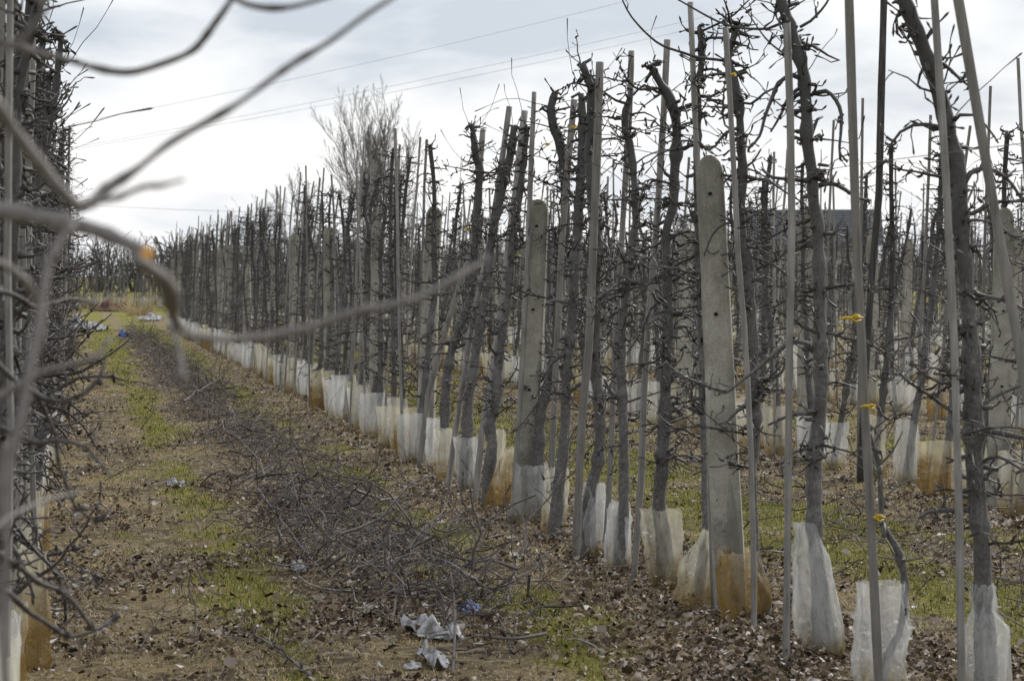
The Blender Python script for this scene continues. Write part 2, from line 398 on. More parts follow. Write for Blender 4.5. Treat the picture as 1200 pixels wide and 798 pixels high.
# ------------------------------------------------------------------ guards, stakes, posts
def sleeve_mesh(r, rows, mat, n=30, m=12, depth=.045, fold=.012):
    """rows: list of (centre Vector, half-width vector) from bottom to top; a squashed open sleeve of film"""
    vs_, fs = [], []; ph = r.random() * 50
    for j in range(m + 1):
        t = j / m * (len(rows) - 1); i = min(int(t), len(rows) - 2); u = t - i
        c_ = rows[i][0].lerp(rows[i + 1][0], u); h = rows[i][1].lerp(rows[i + 1][1], u)
        nrm = Vector((-h.y, h.x, 0)).normalized(); hw = h.length; hd = h / max(hw, 1e-6)
        for k in range(n):
            a = 2 * math.pi * k / n; ca, sa = math.cos(a), math.sin(a)
            ex = math.copysign(abs(ca) ** .8, ca) * hw; ey = math.copysign(abs(sa) ** .9, sa) * min(depth, hw * 1.25)
            wv = 1.5 * fold * (mn.noise(Vector((ca * 2.6 + ph, sa * 2.6, j * .13))) * 1.6 + mn.noise(Vector((ca * 7, sa * 7 + ph, j * .5))) * .6)
            p = c_ + hd * (ex + wv * ca) + nrm * (ey + wv * 1.4 * (1 if sa >= 0 else -1))
            if j == m: p.z += .018 * mn.noise(Vector((ca * 1.8 + ph, sa * 1.8, 9))) + .010 * mn.noise(Vector((ca * 8, sa * 8 + ph, 9)))
            vs_.append(p)
    for j in range(m):
        for k in range(n):
            k2 = (k + 1) % n; fs.append((j * n + k, j * n + k2, (j + 1) * n + k2, (j + 1) * n + k))
    me_ = bpy.data.meshes.new('trunk_guard'); me_.from_pydata(vs_, [], fs); me_.polygons.foreach_set('use_smooth', [True] * len(fs)); me_.materials.append(mat); return me_
GP = {}
for mk in ('fwhite', 'fcream', 'fstain'):
    for lod in (0, 1):
        lst = []
        for i in range(5):
            r = random.Random(hash((7, i, lod)) % 9999); H = r.uniform(.42, .54); a = r.uniform(-.6, .6); w0 = r.uniform(.08, .125); w1 = w0 * r.uniform(.8, 1.2)
            sk = r.uniform(-.03, .03)
            rows = [(Vector((0, 0, -.03)), Vector((w0 * .85, 0, 0))), (Vector((sk * .5, 0, H * .35)), Vector((w0 * 1.05, 0, 0))), (Vector((sk, 0, H)), Vector((w1 * math.cos(a * .3), w1 * math.sin(a * .3), 0)))]
            lst.append(sleeve_mesh(r, rows, M[mk], (26, 14)[lod], (11, 4)[lod], .07, (.012, .014)[lod]))
        GP[mk, lod] = lst
gcol = {'fwhite': 'white', 'fcream': 'cream', 'fstain': 'orange stained'}
def place_guard(r, x, y, lod, label, group, mk=None):
    mk = mk or r.choices(('fwhite', 'fcream', 'fstain'), (.56, .25, .19))[0]
    o = bpy.data.objects.new('trunk_guard', r.choice(GP[mk, lod])); C.objects.link(o)
    o.location = (x, y, hgt(x, y)); o.rotation_euler = (0, 0, -.2 + r.uniform(-.5, .5)); o.scale = (1, 1, r.uniform(.88, 1.08))
    tag(o, gcol[mk] + ' ' + label, 'trunk guard', group); return o
def stake_mesh(H, r_, n=6, mat='stake'):
    mb = MB(); rn = random.Random(int(H * 1000)); k = 7
    pts = [Vector((rn.uniform(-.008, .008) * (0 < i < k), rn.uniform(-.008, .008) * (0 < i < k), -.1 + (H + .1) * i / k)) for i in range(k + 1)]
    mb.tube(pts, [r_ * rn.uniform(.93, 1.06) for _ in pts], n); return mb.mesh('wooden_stake', M[mat], False)
SP = [stake_mesh(2.7 + .06 * i, .011 + .001 * (i % 4)) for i in range(6)]
def place_stake(r, x, y, lx, ly, label, group):
    o = bpy.data.objects.new('wooden_stake', r.choice(SP)); C.objects.link(o); o.location = (x, y, hgt(x, y))
    o.rotation_euler = (Matrix.Rotation(lx, 4, 'Y') @ Matrix.Rotation(-ly, 4, 'X') @ Matrix.Rotation(r.uniform(0, 3), 4, 'Z')).to_euler()
    tag(o, label, 'stake', group); return o
def post_mesh(H=2.16, wx=.066, wy=.055, seed=1):
    # chamfered tapering concrete post with a rounded head
    r = random.Random(seed); vs_, fs = [], []; zs = [-.15] + [.1 * i for i in range(1, 21)] + [H - .09, H - .055, H - .028, H - .01, H]
    for z in zs:
        t = max(0, z / H); s = 1.14 - .2 * t; k = 1.; cj = .012 + .006 * r.random()
        if z > H - .09: k = max(.12, math.sqrt(max(0, 1 - ((z - (H - .09)) / .092) ** 2)))
        a, b_ = wx * s * k, wy * s; cc = cj + (.014 if r.random() < .12 else 0)
        for (u, v) in ((-a + cc * k, -b_), (a - cc * k, -b_), (a, -b_ + cc), (a, b_ - cc), (a - cc * k, b_), (-a + cc * k, b_), (-a, b_ - cc), (-a, -b_ + cc)):
            vs_.append((u + r.uniform(-.0012, .0012), v + r.uniform(-.0012, .0012), z))
    for j in range(len(zs) - 1):
        for k in range(8): fs.append((j * 8 + k, j * 8 + (k + 1) % 8, (j + 1) * 8 + (k + 1) % 8, (j + 1) * 8 + k))
    fs.append(tuple((len(zs) - 1) * 8 + k for k in range(8)))
    me_ = bpy.data.meshes.new('post_shaft'); me_.from_pydata(vs_, [], fs); me_.materials.append(M['concrete']); return me_
PM = [post_mesh(2.16, seed=i) for i in range(3)]
hm = MB()
for z in (1.98, 1.42, .88):
    ring = [Vector((.009 * math.cos(a * math.pi / 4), -.006, z + .009 * math.sin(a * math.pi / 4))) for a in range(8)]
    hm.v += ring; b0 = len(hm.v) - 8; hm.f.append(tuple(b0 + k for k in range(8)))
    hm.v += [v + Vector((0, .006, 0)) * 1 + Vector((v.x * .3, 0, 0)) for v in ring]; hm.f += [(b0 + k, b0 + 8 + k, b0 + 8 + (k + 1) % 8, b0 + (k + 1) % 8) for k in range(8)]
HM = hm.mesh('wire_hole', M['hole'], False)
def place_post(x, y, lx, ly, rz, sc, label, seed=0):
    o = empty('concrete_post', (x, y, hgt(x, y)))
    o.rotation_euler = (Matrix.Rotation(lx, 4, 'Y') @ Matrix.Rotation(-ly, 4, 'X') @ Matrix.Rotation(rz, 4, 'Z')).to_euler(); o.scale = (1, 1, sc)
    tag(o, label, 'concrete post', 'concrete posts of the orchard rows')
    s = bpy.data.objects.new('shaft', PM[seed % 3]); C.objects.link(s); s.parent = o
    h = bpy.data.objects.new('wire_holes', HM); C.objects.link(h); h.parent = o; h.location = (0, -.062, 0); h['kind'] = 'stuff'
    return o

# ------------------------------------------------------------------ the front row, tree by tree
HERO = [
 # name-key, depth, trunk (x, y, width px) top->bottom, branches [(pts, w0)], label
 ('T0', 8.5, [(1040,-60,15),(1060,0,17),(1083,60,17),(1100,110,18),(1113,160,18),(1122,200,20),(1126,266,18),(1133,340,17),(1139,430,18),(1141,500,22),(1143,560,20),(1150,640,20),(1152,700,22),(1155,760,27),(1157,845,32)],
  [([(1105,150),(1085,146),(1070,147),(1055,155),(1045,168),(1040,182)],6),([(1118,142),(1125,135),(1140,135),(1155,147),(1165,160),(1170,168)],5),
   ([(1130,215),(1137,203),(1155,197),(1170,202),(1185,215),(1198,235)],7),([(1105,75),(1115,83),(1125,93),(1140,104)],5),([(1085,75),(1078,88),(1075,102)],5),
   ([(1073,20),(1080,22),(1092,22)],4),([(1140,510),(1150,505),(1170,507),(1195,512),(1230,516)],9),([(1141,488),(1120,485),(1105,475),(1085,460),(1065,448),(1048,430)],6),
   ([(1145,598),(1130,597),(1105,598),(1088,600),(1077,607)],8),([(1143,490),(1150,475),(1175,460),(1200,450),(1220,440)],6),([(1135,450),(1115,440),(1095,438)],7),
   ([(1145,545),(1170,535),(1200,552)],6),([(1133,350),(1150,350),(1165,365),(1170,380)],4),([(1062,8),(1050,2),(1046,4)],7),([(1125,265),(1140,258),(1165,262),(1185,275)],5)],
  'thick grey fruit tree at the right edge, its top leaning left beyond the frame'),
 ('T1', 8.9, [(1008,420,3),(1018,500,3),(1030,545,5),(1032,580,6),(1035,615,6),(1050,640,8),(1059,670,8),(1060,700,8),(1054,742,8),(1040,768,10),(1036,840,12)],
  [([(1032,560),(1022,545),(1008,535)],3),([(1033,590),(1045,575),(1060,565),(1078,560)],3),([(1020,505),(1040,490),(1062,470)],3),([(1030,545),(1045,530),(1058,505)],3),([(1035,612),(1025,613),(1018,611)],4)],
  'thin crooked sapling bending out of a tall white guard beside its tied stake'),
 ('T2', 9.85, [(897,-60,10),(905,-25,11),(915,0,12),(925,30,14),(935,60,13),(942,90,14),(945,130,12),(946,165,15),(951,200,13),(953,230,13),(958,266,13),(960,330,14),(961,400,15),(962,450,16),(959,500,17),(955,532,18),(954,600,17),(957,650,17),(962,700,22),(966,745,30),(968,775,36)],
  [([(935,32),(915,28),(900,34),(867,33),(840,25),(800,3),(770,-14)],4),([(930,70),(917,62),(897,45),(873,10)],3),([(940,93),(928,88),(912,98),(905,115),(897,135),(890,160),(878,174)],6),
   ([(938,103),(925,112),(915,135),(903,155)],5),([(952,110),(968,107),(980,118),(986,135),(985,160),(984,180),(993,190)],6),([(938,32),(950,25),(968,5),(980,-20)],4),([(943,52),(955,55),(970,65),(984,71)],4),
   ([(950,160),(958,140),(964,137)],6),([(946,213),(925,210),(905,208),(893,198)],6),([(958,218),(975,215),(990,222),(1005,232),(1020,235)],7),([(955,290),(948,285),(935,292),(925,296)],8),
   ([(953,412),(945,402),(930,400),(910,412),(890,430),(870,445),(850,460),(835,455),(800,440),(780,425)],6),([(962,452),(975,448),(990,450),(1003,455)],5),([(955,485),(940,485),(925,487),(900,498)],6),([(952,525),(938,527),(925,532),(915,545),(918,560)],5)],
  'tall dark fruit tree with knobbly arched limbs in front of the grey roof'),
 ('T3', 10.97, [(864,28,7),(858,50,8),(852,72,10),(858,87,11),(863,110,10),(867,140,10),(868,173,10),(871,207,11),(867,240,12),(868,273,12),(877,310,11),(880,360,10),(884,400,10),(883,440,11),(887,480,11),(885,520,10),(882,560,8),(884,610,9),(886,650,10),(892,675,12),(897,700,16),(894,722,18),(890,742,22)],
  [([(852,72),(838,70),(820,68),(800,62),(770,50),(740,20),(725,-10)],4),([(862,118),(880,122),(895,110),(915,100)],4),([(868,200),(882,190),(892,175)],4),([(870,215),(895,210),(920,225),(945,240)],4),([(883,470),(865,480),(850,495),(838,497)],7),([(868,262),(850,262),(835,275),(825,300)],4)],
  'slender winding fruit tree just right of the nearest concrete post'),
 ('T4', 11.35, [(827,28,5),(830,55,7),(829,80,8),(823,103,9),(826,130,9),(824,180,8),(825,250,8),(828,350,8),(831,450,8),(833,560,7),(834,620,8),(830,670,13),(825,700,18),(823,722,20)],
  [([(828,118),(845,118),(850,125)],4),([(824,103),(815,98),(812,90)],5),([(823,170),(800,165),(790,178)],4)],
  'thin fruit tree half hidden behind the nearest concrete post'),
 ('T5', 12.05, [(763,78,8),(775,100,9),(785,115,12),(793,150,11),(791,200,11),(789,240,11),(780,275,10),(782,300,11),(783,360,12),(781,430,13),(779,490,14),(776,550,15),(772,590,15),(778,640,20),(781,690,27)],
  [([(785,112),(770,108),(755,100),(742,112)],5),([(793,130),(802,125),(806,140)],4),([(775,545),(790,535),(805,543),(815,538)],5),([(782,380),(770,372),(760,380)],6)],
  'winding fruit tree left of the nearest concrete post, stubby head cut short'),
 ('T6', 12.6, [(741,105,4),(738,117,6),(733,130,8),(733,150,9),(740,180,8),(745,247,8),(741,290,8),(735,340,8),(729,380,10),(728,430,11),(730,490,11),(731,545,11),(731,590,12),(727,640,18),(726,675,22)],
  [([(736,122),(722,118),(708,108)],4),([(738,135),(755,132),(770,140)],3),([(730,470),(718,462),(708,445)],7),([(729,340),(715,340),(700,350)],5)],
  'slim fruit tree with a bright sunlit edge above a plain white guard'),
 ('T7', 13.3, [(682,75,8),(688,90,8),(693,103,9),(692,147,10),(690,190,10),(695,230,12),(700,263,12),(699,307,13),(697,357,13),(697,390,13),(698,430,14),(703,490,13),(701,540,13),(692,575,14),(690,610,18),(691,652,24)],
  [([(700,510),(720,500),(740,492),(752,485)],7),([(697,380),(712,372),(725,370)],6),([(700,300),(718,290),(735,300)],4)],
  'fruit tree with a hooked top leaning behind the tallest mid stake'),
 ('T8', 14.3, [(681,110,6),(682,130,9),(682,180,10),(678,247,11),(674,307,11),(672,357,11),(668,397,12),(664,440,11),(662,507,12),(656,560,14),(652,600,17),(650,632,20)],
  [([(665,412),(655,418),(643,430),(638,450)],6),([(662,470),(672,455),(700,440),(715,438)],5),([(673,357),(650,352),(640,356)],6)],
  'dark trunked fruit tree with a black scar halfway up, right of second post'),
 ('T9', 15.2, [(651,108,6),(646,125,9),(648,145,10),(657,173,10),(662,217,10),(662,263,10),(659,310,10),(654,357,10),(651,407,11),(643,450,12),(633,490,13),(631,550,13),(627,612,18)],
  [([(645,450),(655,430),(665,425)],5),([(650,130),(638,125),(632,130)],4)],
  'dark crooked fruit tree rising beside the second concrete post'),
 ('T10', 16.1, [(618,150,5),(610,220,8),(603,263,9),(598,313,9),(595,353,9),(588,397,10),(583,437,11),(581,470,12),(574,500,12),(577,520,14),(572,560,15),(573,600,19)], [], 'fruit tree bent at the foot over two stained guards'),
 ('T11', 17.3, [(602,148,7),(600,170,9),(593,203,10),(583,247,10),(575,287,10),(571,333,10),(563,380,10),(555,430,11),(549,467,12),(547,513,14),(546,577,18)], [], 'black stubby topped fruit tree leaning right, fourth left of the second post'),
 ('T12', 18.6, [(553,146,5),(557,180,8),(562,203,9),(558,270,9),(555,320,10),(549,353,10),(538,385,10),(527,420,10),(522,463,11),(521,513,13),(519,560,16)], [], 'leaning fruit tree nearest the front of the third concrete post'),
]
for hi, (key, d, tr, brs, label) in enumerate(HERO):
    r = random.Random(50 + hi); root = P(tr[-1][0], tr[-1][1], d); root.z = 0
    o = empty('fruit_tree', root); tag(o, label, 'fruit tree', 'fruit trees of the front row')
    tr = list(reversed(tr)); wp = [P(x, y, d + .02 * math.sin(y * .011 + hi)) for x, y, _ in tr]; wp[0].z = -.05
    if key == 'T4': wp = [p + Vector((.0, .12, 0)) for p in wp]
    rad = [wd / 2 * d / F for _, _, wd in tr]
    tb = MB(); q, rr = make_trunk(tb, r, local(wp, root), rad, 10, 10 if key == 'T1' else 70, .035)
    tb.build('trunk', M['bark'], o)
    for pts, w0 in brs:
        side = r.choice((-1, 1)); n = len(pts); yj = r.uniform(.1, .3) * side
        bp = [P(x, y, d + .0 + yj * i / n * .6) - root for i, (x, y) in enumerate(pts)]; bp = catmull(bp, .03)
        r1 = w0 / 2 * d / F; m = len(bp); rr_ = [r1 * (1 - .55 * i / (m - 1)) * (1 + .13 * mn.noise(Vector((i * .7, w0, hi)))) for i in range(m)]
        mb = MB(); mb.tube(bp, rr_, 6); deco(mb, r, bp[2:], None, 20 if w0 > 4 else 7, 1.0, (.025, .11)); mb.build('branch', M['bark'], o)
    if key == 'T1': continue
    extra = 8 if len(brs) > 8 else 17; m = len(q); rest = MB(); ang = r.uniform(0, 6)
    for j in range(extra):
        t = r.uniform(.24, .72) if len(brs) > 8 else r.uniform(.25, .98); k = min(m - 1, int(t * m)); ang += 2.4 + r.uniform(-.6, .6)
        dd = Vector((math.cos(ang), math.sin(ang), r.uniform(-.2, .4))); ln = r.uniform(.2, .5)
        mb = MB(); make_branch(mb, r, q[k], dd, ln, r.uniform(.006, .009), r.choice((-.1, -.05, .05)), 0); mb.build('branch', M['twig'], o)
    for _ in range(5):
        k = int(m * r.uniform(.75, .99)); a = r.uniform(0, 6.28)
        twig(rest, r, q[k], Vector((math.cos(a) * .9, math.sin(a) * .9, r.uniform(.3, 1.0))), r.uniform(.2, .55), .0028, 5, 3, .02)
    for _ in range(14):
        k = int(m * r.uniform(.25, .95)); a = r.uniform(0, 6.28)
        make_branch(rest, r, q[k], Vector((math.cos(a), math.sin(a), r.uniform(-.3, .6))), r.uniform(.08, .18), .005, 0, 1)
    tw = rest.build('twigs', M['twig'], o); tw['kind'] = 'stuff'

def hero_stake(pts, wd, d, label, mat='stake', cap=None):
    root = P(*pts[-1], d); root.z = 0; wp = [P(x, y, d) for x, y in reversed(pts)]; wp[0].z = -.08
    lp = local(wp, root); mb = MB(); q = []
    for i in range(len(lp) - 1):
        for k in range(4): q.append(lp[i].lerp(lp[i + 1], k / 4))
    q.append(lp[-1]); rn = random.Random(int(pts[0][0]))
    mb.tube(q, [wd / 2 * d / F * rn.uniform(.93, 1.07) for _ in q], 8)
    o = mb.build('wooden_stake', M[mat]); o.location = root; tag(o, label, 'stake', 'stakes of the front row'); return o
for pts, wd, d, label, mat in [
 ([(1100,-120),(1123,0),(1160,215),(1200,440),(1285,928)], 13, 7.3, 'pale stake slanting across the top right corner, nearest to the camera', 'stake'),
 ([(1090,-80),(1095,0),(1108,200),(1118,400),(1124,600),(1128,845)], 10, 8.4, 'grey stake crossing in front of the thick right edge tree', 'stake'),
 ([(992,-60),(995,0),(1003,266),(1012,450),(1022,640),(1032,842)], 11, 8.8, 'light stake with yellow ties standing in the sapling guard', 'stake'),
 ([(922,28),(926,130),(928,266),(925,400),(924,532),(922,700),(921,778)], 9, 9.7, 'straight light stake left of the tall knobbly tree', 'stake'),
 ([(809,3),(815,150),(822,266),(828,400),(832,540),(837,722)], 7, 11.3, 'stake rising behind the left edge of the nearest concrete post', 'stake'),
 ([(850,32),(855,110),(860,200),(865,300),(872,383),(877,466),(880,532),(883,650),(884,742)], 7, 10.45, 'stake standing inside the brown stained guard at the nearest post', 'stake'),
 ([(782,47),(778,130),(773,210),(767,300),(760,377),(755,457),(752,553),(741,683)], 8, 12.25, 'tall leaning stake between the plain white guard and nearest post', 'stake'),
 ([(740,60),(738,130),(733,210),(728,290),(722,385),(715,550),(708,658)], 7, 12.95, 'stake behind the plain white guard with no stain', 'stake'),
 ([(703,73),(699,200),(695,293),(690,407),(682,490),(679,553),(674,655)], 10, 13.15, 'broad stake covering the upper trunk of the hooked top tree', 'stake'),
 ([(673,117),(665,200),(658,290),(653,400),(646,553),(640,618)], 8, 14.9, 'second stake right of the second concrete post', 'stake'),
 ([(626,108),(622,200),(619,293),(612,430),(604,553),(597,608)], 6, 15.2, 'thin stake leaning against the left face of the second post', 'stake'),
 ([(615,130),(606,210),(597,280),(582,400),(565,507),(555,593)], 8, 16.5, 'stake leaning right, first left of the second concrete post', 'stake'),
 ([(597,125),(586,205),(573,290),(553,380),(535,497),(522,577)], 7, 17.4, 'stake leaning right, second left of the second concrete post', 'stake'),
 ([(566,152),(560,220),(553,290),(535,345),(518,400),(502,463),(490,547)], 7, 19.4, 'stake leaning right just in front of the third concrete post', 'stake'),
]: hero_stake(pts, wd, d, label, mat)
# a taller dark pole standing in the second row
hp = hero_stake([(1037,-40),(1033,100),(1030,230),(1021,330),(1014,440),(1008,562)], 9, 18.2, 'dark thick pole taller than everything around it in the second row', 'stakedark')
hp.name = 'wooden_pole'; hp['category'] = 'pole'; hp['group'] = 'stakes of the second row'

CR = Vector((math.cos(YAW), -math.sin(YAW), 0))       # picture-right on the ground
def hero_guard(rows, d, mk, label, depth=.055, fold=.012):
    """rows bottom->top: (left px, right px, y px)"""
    root = P((rows[0][0] + rows[0][1]) / 2, rows[0][2], d); root.z = 0; rw = []
    for i, (x0, x1, y) in enumerate(rows):
        c_ = P((x0 + x1) / 2, y, d); 
        if i == 0: c_.z = -.02
        rw.append((c_ - root, CR * ((x1 - x0) / 2 * d / F)))
    o = bpy.data.objects.new('trunk_guard', sleeve_mesh(random.Random(int(rows[0][0])), rw, M[mk], 44, 20, depth, fold)); C.objects.link(o)
    o.location = root; tag(o, label, 'trunk guard', 'plastic trunk guards of the front row'); return o
for rows, d, mk, label in [
 ([(1126,1187,850),(1126,1185,790),(1130,1184,735),(1138,1164,715),(1142,1163,684)], 8.5, 'fwhite', 'white guard on the thick tree at the bottom right corner'),
 ([(1002,1061,845),(1004,1063,760),(1007,1064,682)], 8.9, 'fwhite', 'tall square topped white guard round the crooked sapling'),
 ([(946,990,776),(934,990,735),(930,978,690),(927,969,650),(934,962,636),(935,955,612)], 9.85, 'fwhite', 'wrinkled white guard, tall and leaning, round the knobbly tree'),
 ([(846,898,741),(841,905,700),(840,896,672),(846,886,645)], 10.97, 'fstain', 'deep orange stained guard wrapped round the nearest concrete post'),
 ([(800,832,722),(789,833,700),(800,836,665),(812,837,640),(821,837,622)], 11.36, 'fcream', 'yellowed slanting guard just left of the nearest concrete post'),
 ([(766,798,690),(763,802,675),(757,800,640),(751,796,596)], 12.05, 'fcream', 'cream guard with a see-through top left of the nearest post'),
 ([(710,742,674),(709,742,640),(712,740,605),(718,736,588)], 12.65, 'fwhite', 'clean plain white guard with no stain and a narrow neck'),
 ([(676,706,653),(678,708,620),(684,710,590),(687,708,566)], 13.35, 'fwhite', 'white guard with a bright vertical fold under the hooked top tree'),
 ([(633,662,631),(636,664,600),(642,665,570),(643,664,548)], 14.45, 'fcream', 'yellow edged guard, nearest on the right of the second post'),
 ([(600,634,618),(601,637,590),(602,641,560),(602,640,543)], 15.25, 'fwhite', 'wide white guard enclosing the second concrete post'),
 ([(568,596,608),(570,600,580),(582,600,550),(590,603,525)], 16.0, 'fstain', 'brown footed slanting guard just left of the second post'),
 ([(566,584,592),(569,588,560),(571,592,530),(574,590,503)], 16.7, 'fcream', 'cream guard showing just above and behind the brown footed one'),
 ([(538,559,578),(534,561,550),(532,560,512)], 17.3, 'fwhite', 'wide white square topped guard, third left of the second post'),
 ([(513,532,566),(512,531,540),(510,530,502)], 18.4, 'fcream', 'cream guard with a yellow foot, fourth left of the second post'),
 ([(500,516,552),(500,516,530),(500,517,490)], 19.2, 'fwhite', 'narrow white guard, fifth left of the second post'),
]: hero_guard(rows, d, mk, label, .17 if 'concrete post' in label and 'left' not in label else .085)

def hero_post(x_top, y_top, x_bot, d, label, seed, sc=None):
    bot = P(x_bot, 800, d); bot.z = 0; v = P(x_bot, HY, d); bot.x, bot.y = v.x, v.y; t = P(x_top, y_top, d)
    dx, dy = t.x - bot.x, t.y - bot.y
    return place_post(bot.x, bot.y, math.atan2(dx, t.z), math.atan2(dy, t.z), -YAW - .15, t.z / 2.16, label, seed)
hero_post(831, 178, 858, 11.1, 'nearest concrete post with a mossy rounded head, right of centre', 0)
hero_post(632, 235, 615, 15.3, 'second concrete post, pale and upright in the middle of the photo', 1)
hero_post(509, 243, 497, 20.3, 'third concrete post with a moss darkened head', 2)

# ------------------------------------------------------------------ the rest of the rows
ROWX = [2.95, 6.2, 9.45, 12.7]; RNAME = ['front', 'second', 'third', 'fourth']
def ypos(x, d): return (d - x * math.sin(YAW)) / math.cos(YAW)
rw_posts = []
def where(k, n): return '%s %s' % (ORD[k], n) if k < 20 else n
def fill_row(ri, x0, d0, d1, posts_d, seed, special=None):
    r = random.Random(seed); rn = RNAME[ri]; d = d0; kk = 0; lastp = -1; cnt = 0
    for pi, pd in enumerate(posts_d):
        y = ypos(x0, pd); nm = {0: 3, 1: 0, 2: 0, 3: 0}[ri]
        place_post(x0 + .10 + r.uniform(-.03, .03), y, r.uniform(-.02, .04), r.uniform(-.02, .02), r.uniform(-.3, .3), r.uniform(.96, 1.03), '%s concrete post of the %s row counted from the camera' % (ORD[min(19, pi + nm)], rn), pi)
    while d < d1:
        y = ypos(x0, d); xx = x0 + r.uniform(-.06, .06)
        np_ = sum(1 for p in posts_d if p < d) + (3 if ri == 0 else 0)
        if not posts_d or not any(p < d for p in posts_d): k = cnt; base = 'in front of the first post'
        else: k = (0 if lastp != np_ else kk + 1); base = 'past its %s concrete post' % ORD[min(19, np_ - 1)]
        kk = k; lastp = np_
        pos_ = '%s tree %s' % (ORD[min(k, 19)], base)
        near = d < 25
        lod = 0 if d < 22 else 1
        if d > 45: lod = 2 if r.random() < .35 else 1
        lx = r.gauss(.055 if ri == 0 else .02, .04); ly = r.gauss(0, .03)
        shared = d > (48, 48, 33, 0)[ri]
        if shared:
            lab = {0: 'slim bare fruit tree near the far end of the front row', 1: 'slim bare fruit tree far along the second row', 2: 'bare fruit tree in the tangle of the third row', 3: 'bare fruit tree deep in the thicket of the fourth row'}[ri]
            gl = {0: 'small trunk guard near the far end of the front row', 1: 'trunk guard far along the second row', 2: 'trunk guard glimpsed in the third row', 3: 'trunk guard glimpsed in the fourth row'}[ri]
            sl = {0: 'thin stake near the far end of the front row', 1: 'thin stake far along the second row', 2: 'thin grey stake in the tangle of the third row', 3: 'thin grey stake deep in the fourth row'}[ri]
        else:
            lab = 'bare pruned fruit tree of the %s row, %s' % (rn, pos_); gl = 'guard of the %s row, %s' % (rn, pos_); sl = 'grey stake of the %s row beside the %s' % (rn, pos_)
        pr = (P0, P1, P2)[lod]
        place_tree(r.choice(pr), xx, y, r.uniform(0, 6.28), r.uniform(.90, 1.02) * (.97, .95, .90, .88)[ri], lx, ly, lab, 'fruit trees of the %s row' % rn)
        place_guard(r, xx + r.uniform(-.03, .03), y - .01, 0 if d < 24 else 1, gl, 'plastic trunk guards of the %s row' % rn)
        if r.random() < (.95 if ri < 2 else .8):
            place_stake(r, xx + r.choice((-1, 1)) * r.uniform(.07, .12), y + r.uniform(-.15, .15), lx + r.gauss(.01, .03), ly + r.gauss(0, .03), sl, 'stakes of the %s row' % rn)
        d += (.64 if ri == 0 else .74) * r.uniform(.86, 1.14); cnt += 1
fill_row(0, ROWX[0], 20.0, 71, [23.9 + 4.25 * k for k in range(12)], 11)
fill_row(1, ROWX[1], 15.0, 71, [16.2 + 4.2 * k for k in range(13)], 12)
fill_row(2, ROWX[2], 23.0, 66, [24.2 + 4.2 * k for k in range(10)], 13)
fill_row(3, ROWX[3], 31.5, 62, [32.4 + 4.2 * k for k in range(7)], 14)

# deeper rows, past the count of single trees: one mass each
def np_mesh(me_):
    v = np.empty(len(me_.vertices) * 3); me_.vertices.foreach_get('co', v)
    ls = np.empty(len(me_.loops), dtype=np.int32); me_.loops.foreach_get('vertex_index', ls)
    cnt = np.empty(len(me_.polygons), dtype=np.int32); me_.polygons.foreach_get('loop_total', cnt); return v.reshape(-1, 3), ls, cnt
def merged(name, items, mats, label, cat, smooth=True):
    V, Ls, Ct, Mi = [], [], [], []; off = 0
    for me_, mi, mtx in items:
        v, ls, ct = me_; m3 = np.array(mtx)[:3, :3]; t = np.array(mtx)[:3, 3]
        V.append(v @ m3.T + t); Ls.append(ls + off); Ct.append(ct); Mi.append(np.full(len(ct), mi, dtype=np.int32)); off += len(v)
    V = np.concatenate(V); Ls = np.concatenate(Ls); Ct = np.concatenate(Ct); Mi = np.concatenate(Mi)
    me_ = bpy.data.meshes.new(name); me_.vertices.add(len(V)); me_.vertices.foreach_set('co', V.ravel())
    me_.loops.add(len(Ls)); me_.loops.foreach_set('vertex_index', Ls.astype(np.int32)); me_.polygons.add(len(Ct))
    st = np.concatenate(([0], np.cumsum(Ct)[:-1])).astype(np.int32); me_.polygons.foreach_set('loop_start', st)
    try: me_.polygons.foreach_set('loop_total', Ct)
    except Exception: pass
    for m in mats: me_.materials.append(m)
    me_.polygons.foreach_set('material_index', Mi); me_.update(calc_edges=True); me_.validate()
    me_.polygons.foreach_set('use_smooth', [smooth] * len(me_.polygons))
    o = bpy.data.objects.new(name, me_); C.objects.link(o); tag(o, label, cat, kind='stuff'); return o
lowp = [[(np_mesh(me_), 0 if nm == 'trunk' else 1) for nm, me_ in pr] for pr in P2]
glow = [np_mesh(m) for m in GP['fwhite', 1]]; slow = [np_mesh(m) for m in SP]
r = random.Random(77); ti, gi, si = [], [], []
def mass_tree(x, y, sc=1.):
    mt = Matrix.Translation((x, y, 0)) @ Matrix.Rotation(r.gauss(.02, .04), 4, 'Y') @ Matrix.Rotation(r.gauss(0, .03), 4, 'X') @ Matrix.Rotation(r.uniform(0, 6.28), 4, 'Z') @ Matrix.Scale(sc * r.uniform(.88, 1.0), 4)
    for md, mi in r.choice(lowp): ti.append((md, mi, mt))
    gm = Matrix.Translation((x, y, 0)) @ Matrix.Rotation(r.uniform(-.6, .6), 4, 'Z'); gi.append((r.choice(glow), r.choice((0, 0, 0, 1, 2)), gm))
    si.append((r.choice(slow), 0, Matrix.Translation((x + .1, y, 0)) @ Matrix.Rotation(r.gauss(.03, .05), 4, 'Y')))
for k in range(4, 9):
    x0 = 2.95 + 3.25 * k; d = x0 * 1.02 * F / 1150
    while d < 104: mass_tree(x0, ypos(x0, d)); d += .8
for k, d in ((1, 71.5), (2, 66.5), (3, 62.5)):
    while d < 104: mass_tree(ROWX[k], ypos(ROWX[k], d)); d += .78
merged('orchard_rows', ti, [M['bark'], M['twig']], 'grey mass of bare fruit trees deep in the rows behind', 'fruit trees')
merged('trunk_guards', gi, [M['fwhite'], M['fcream'], M['fstain']], 'pale plastic guards showing between trunks in the deepest rows', 'trunk guards')
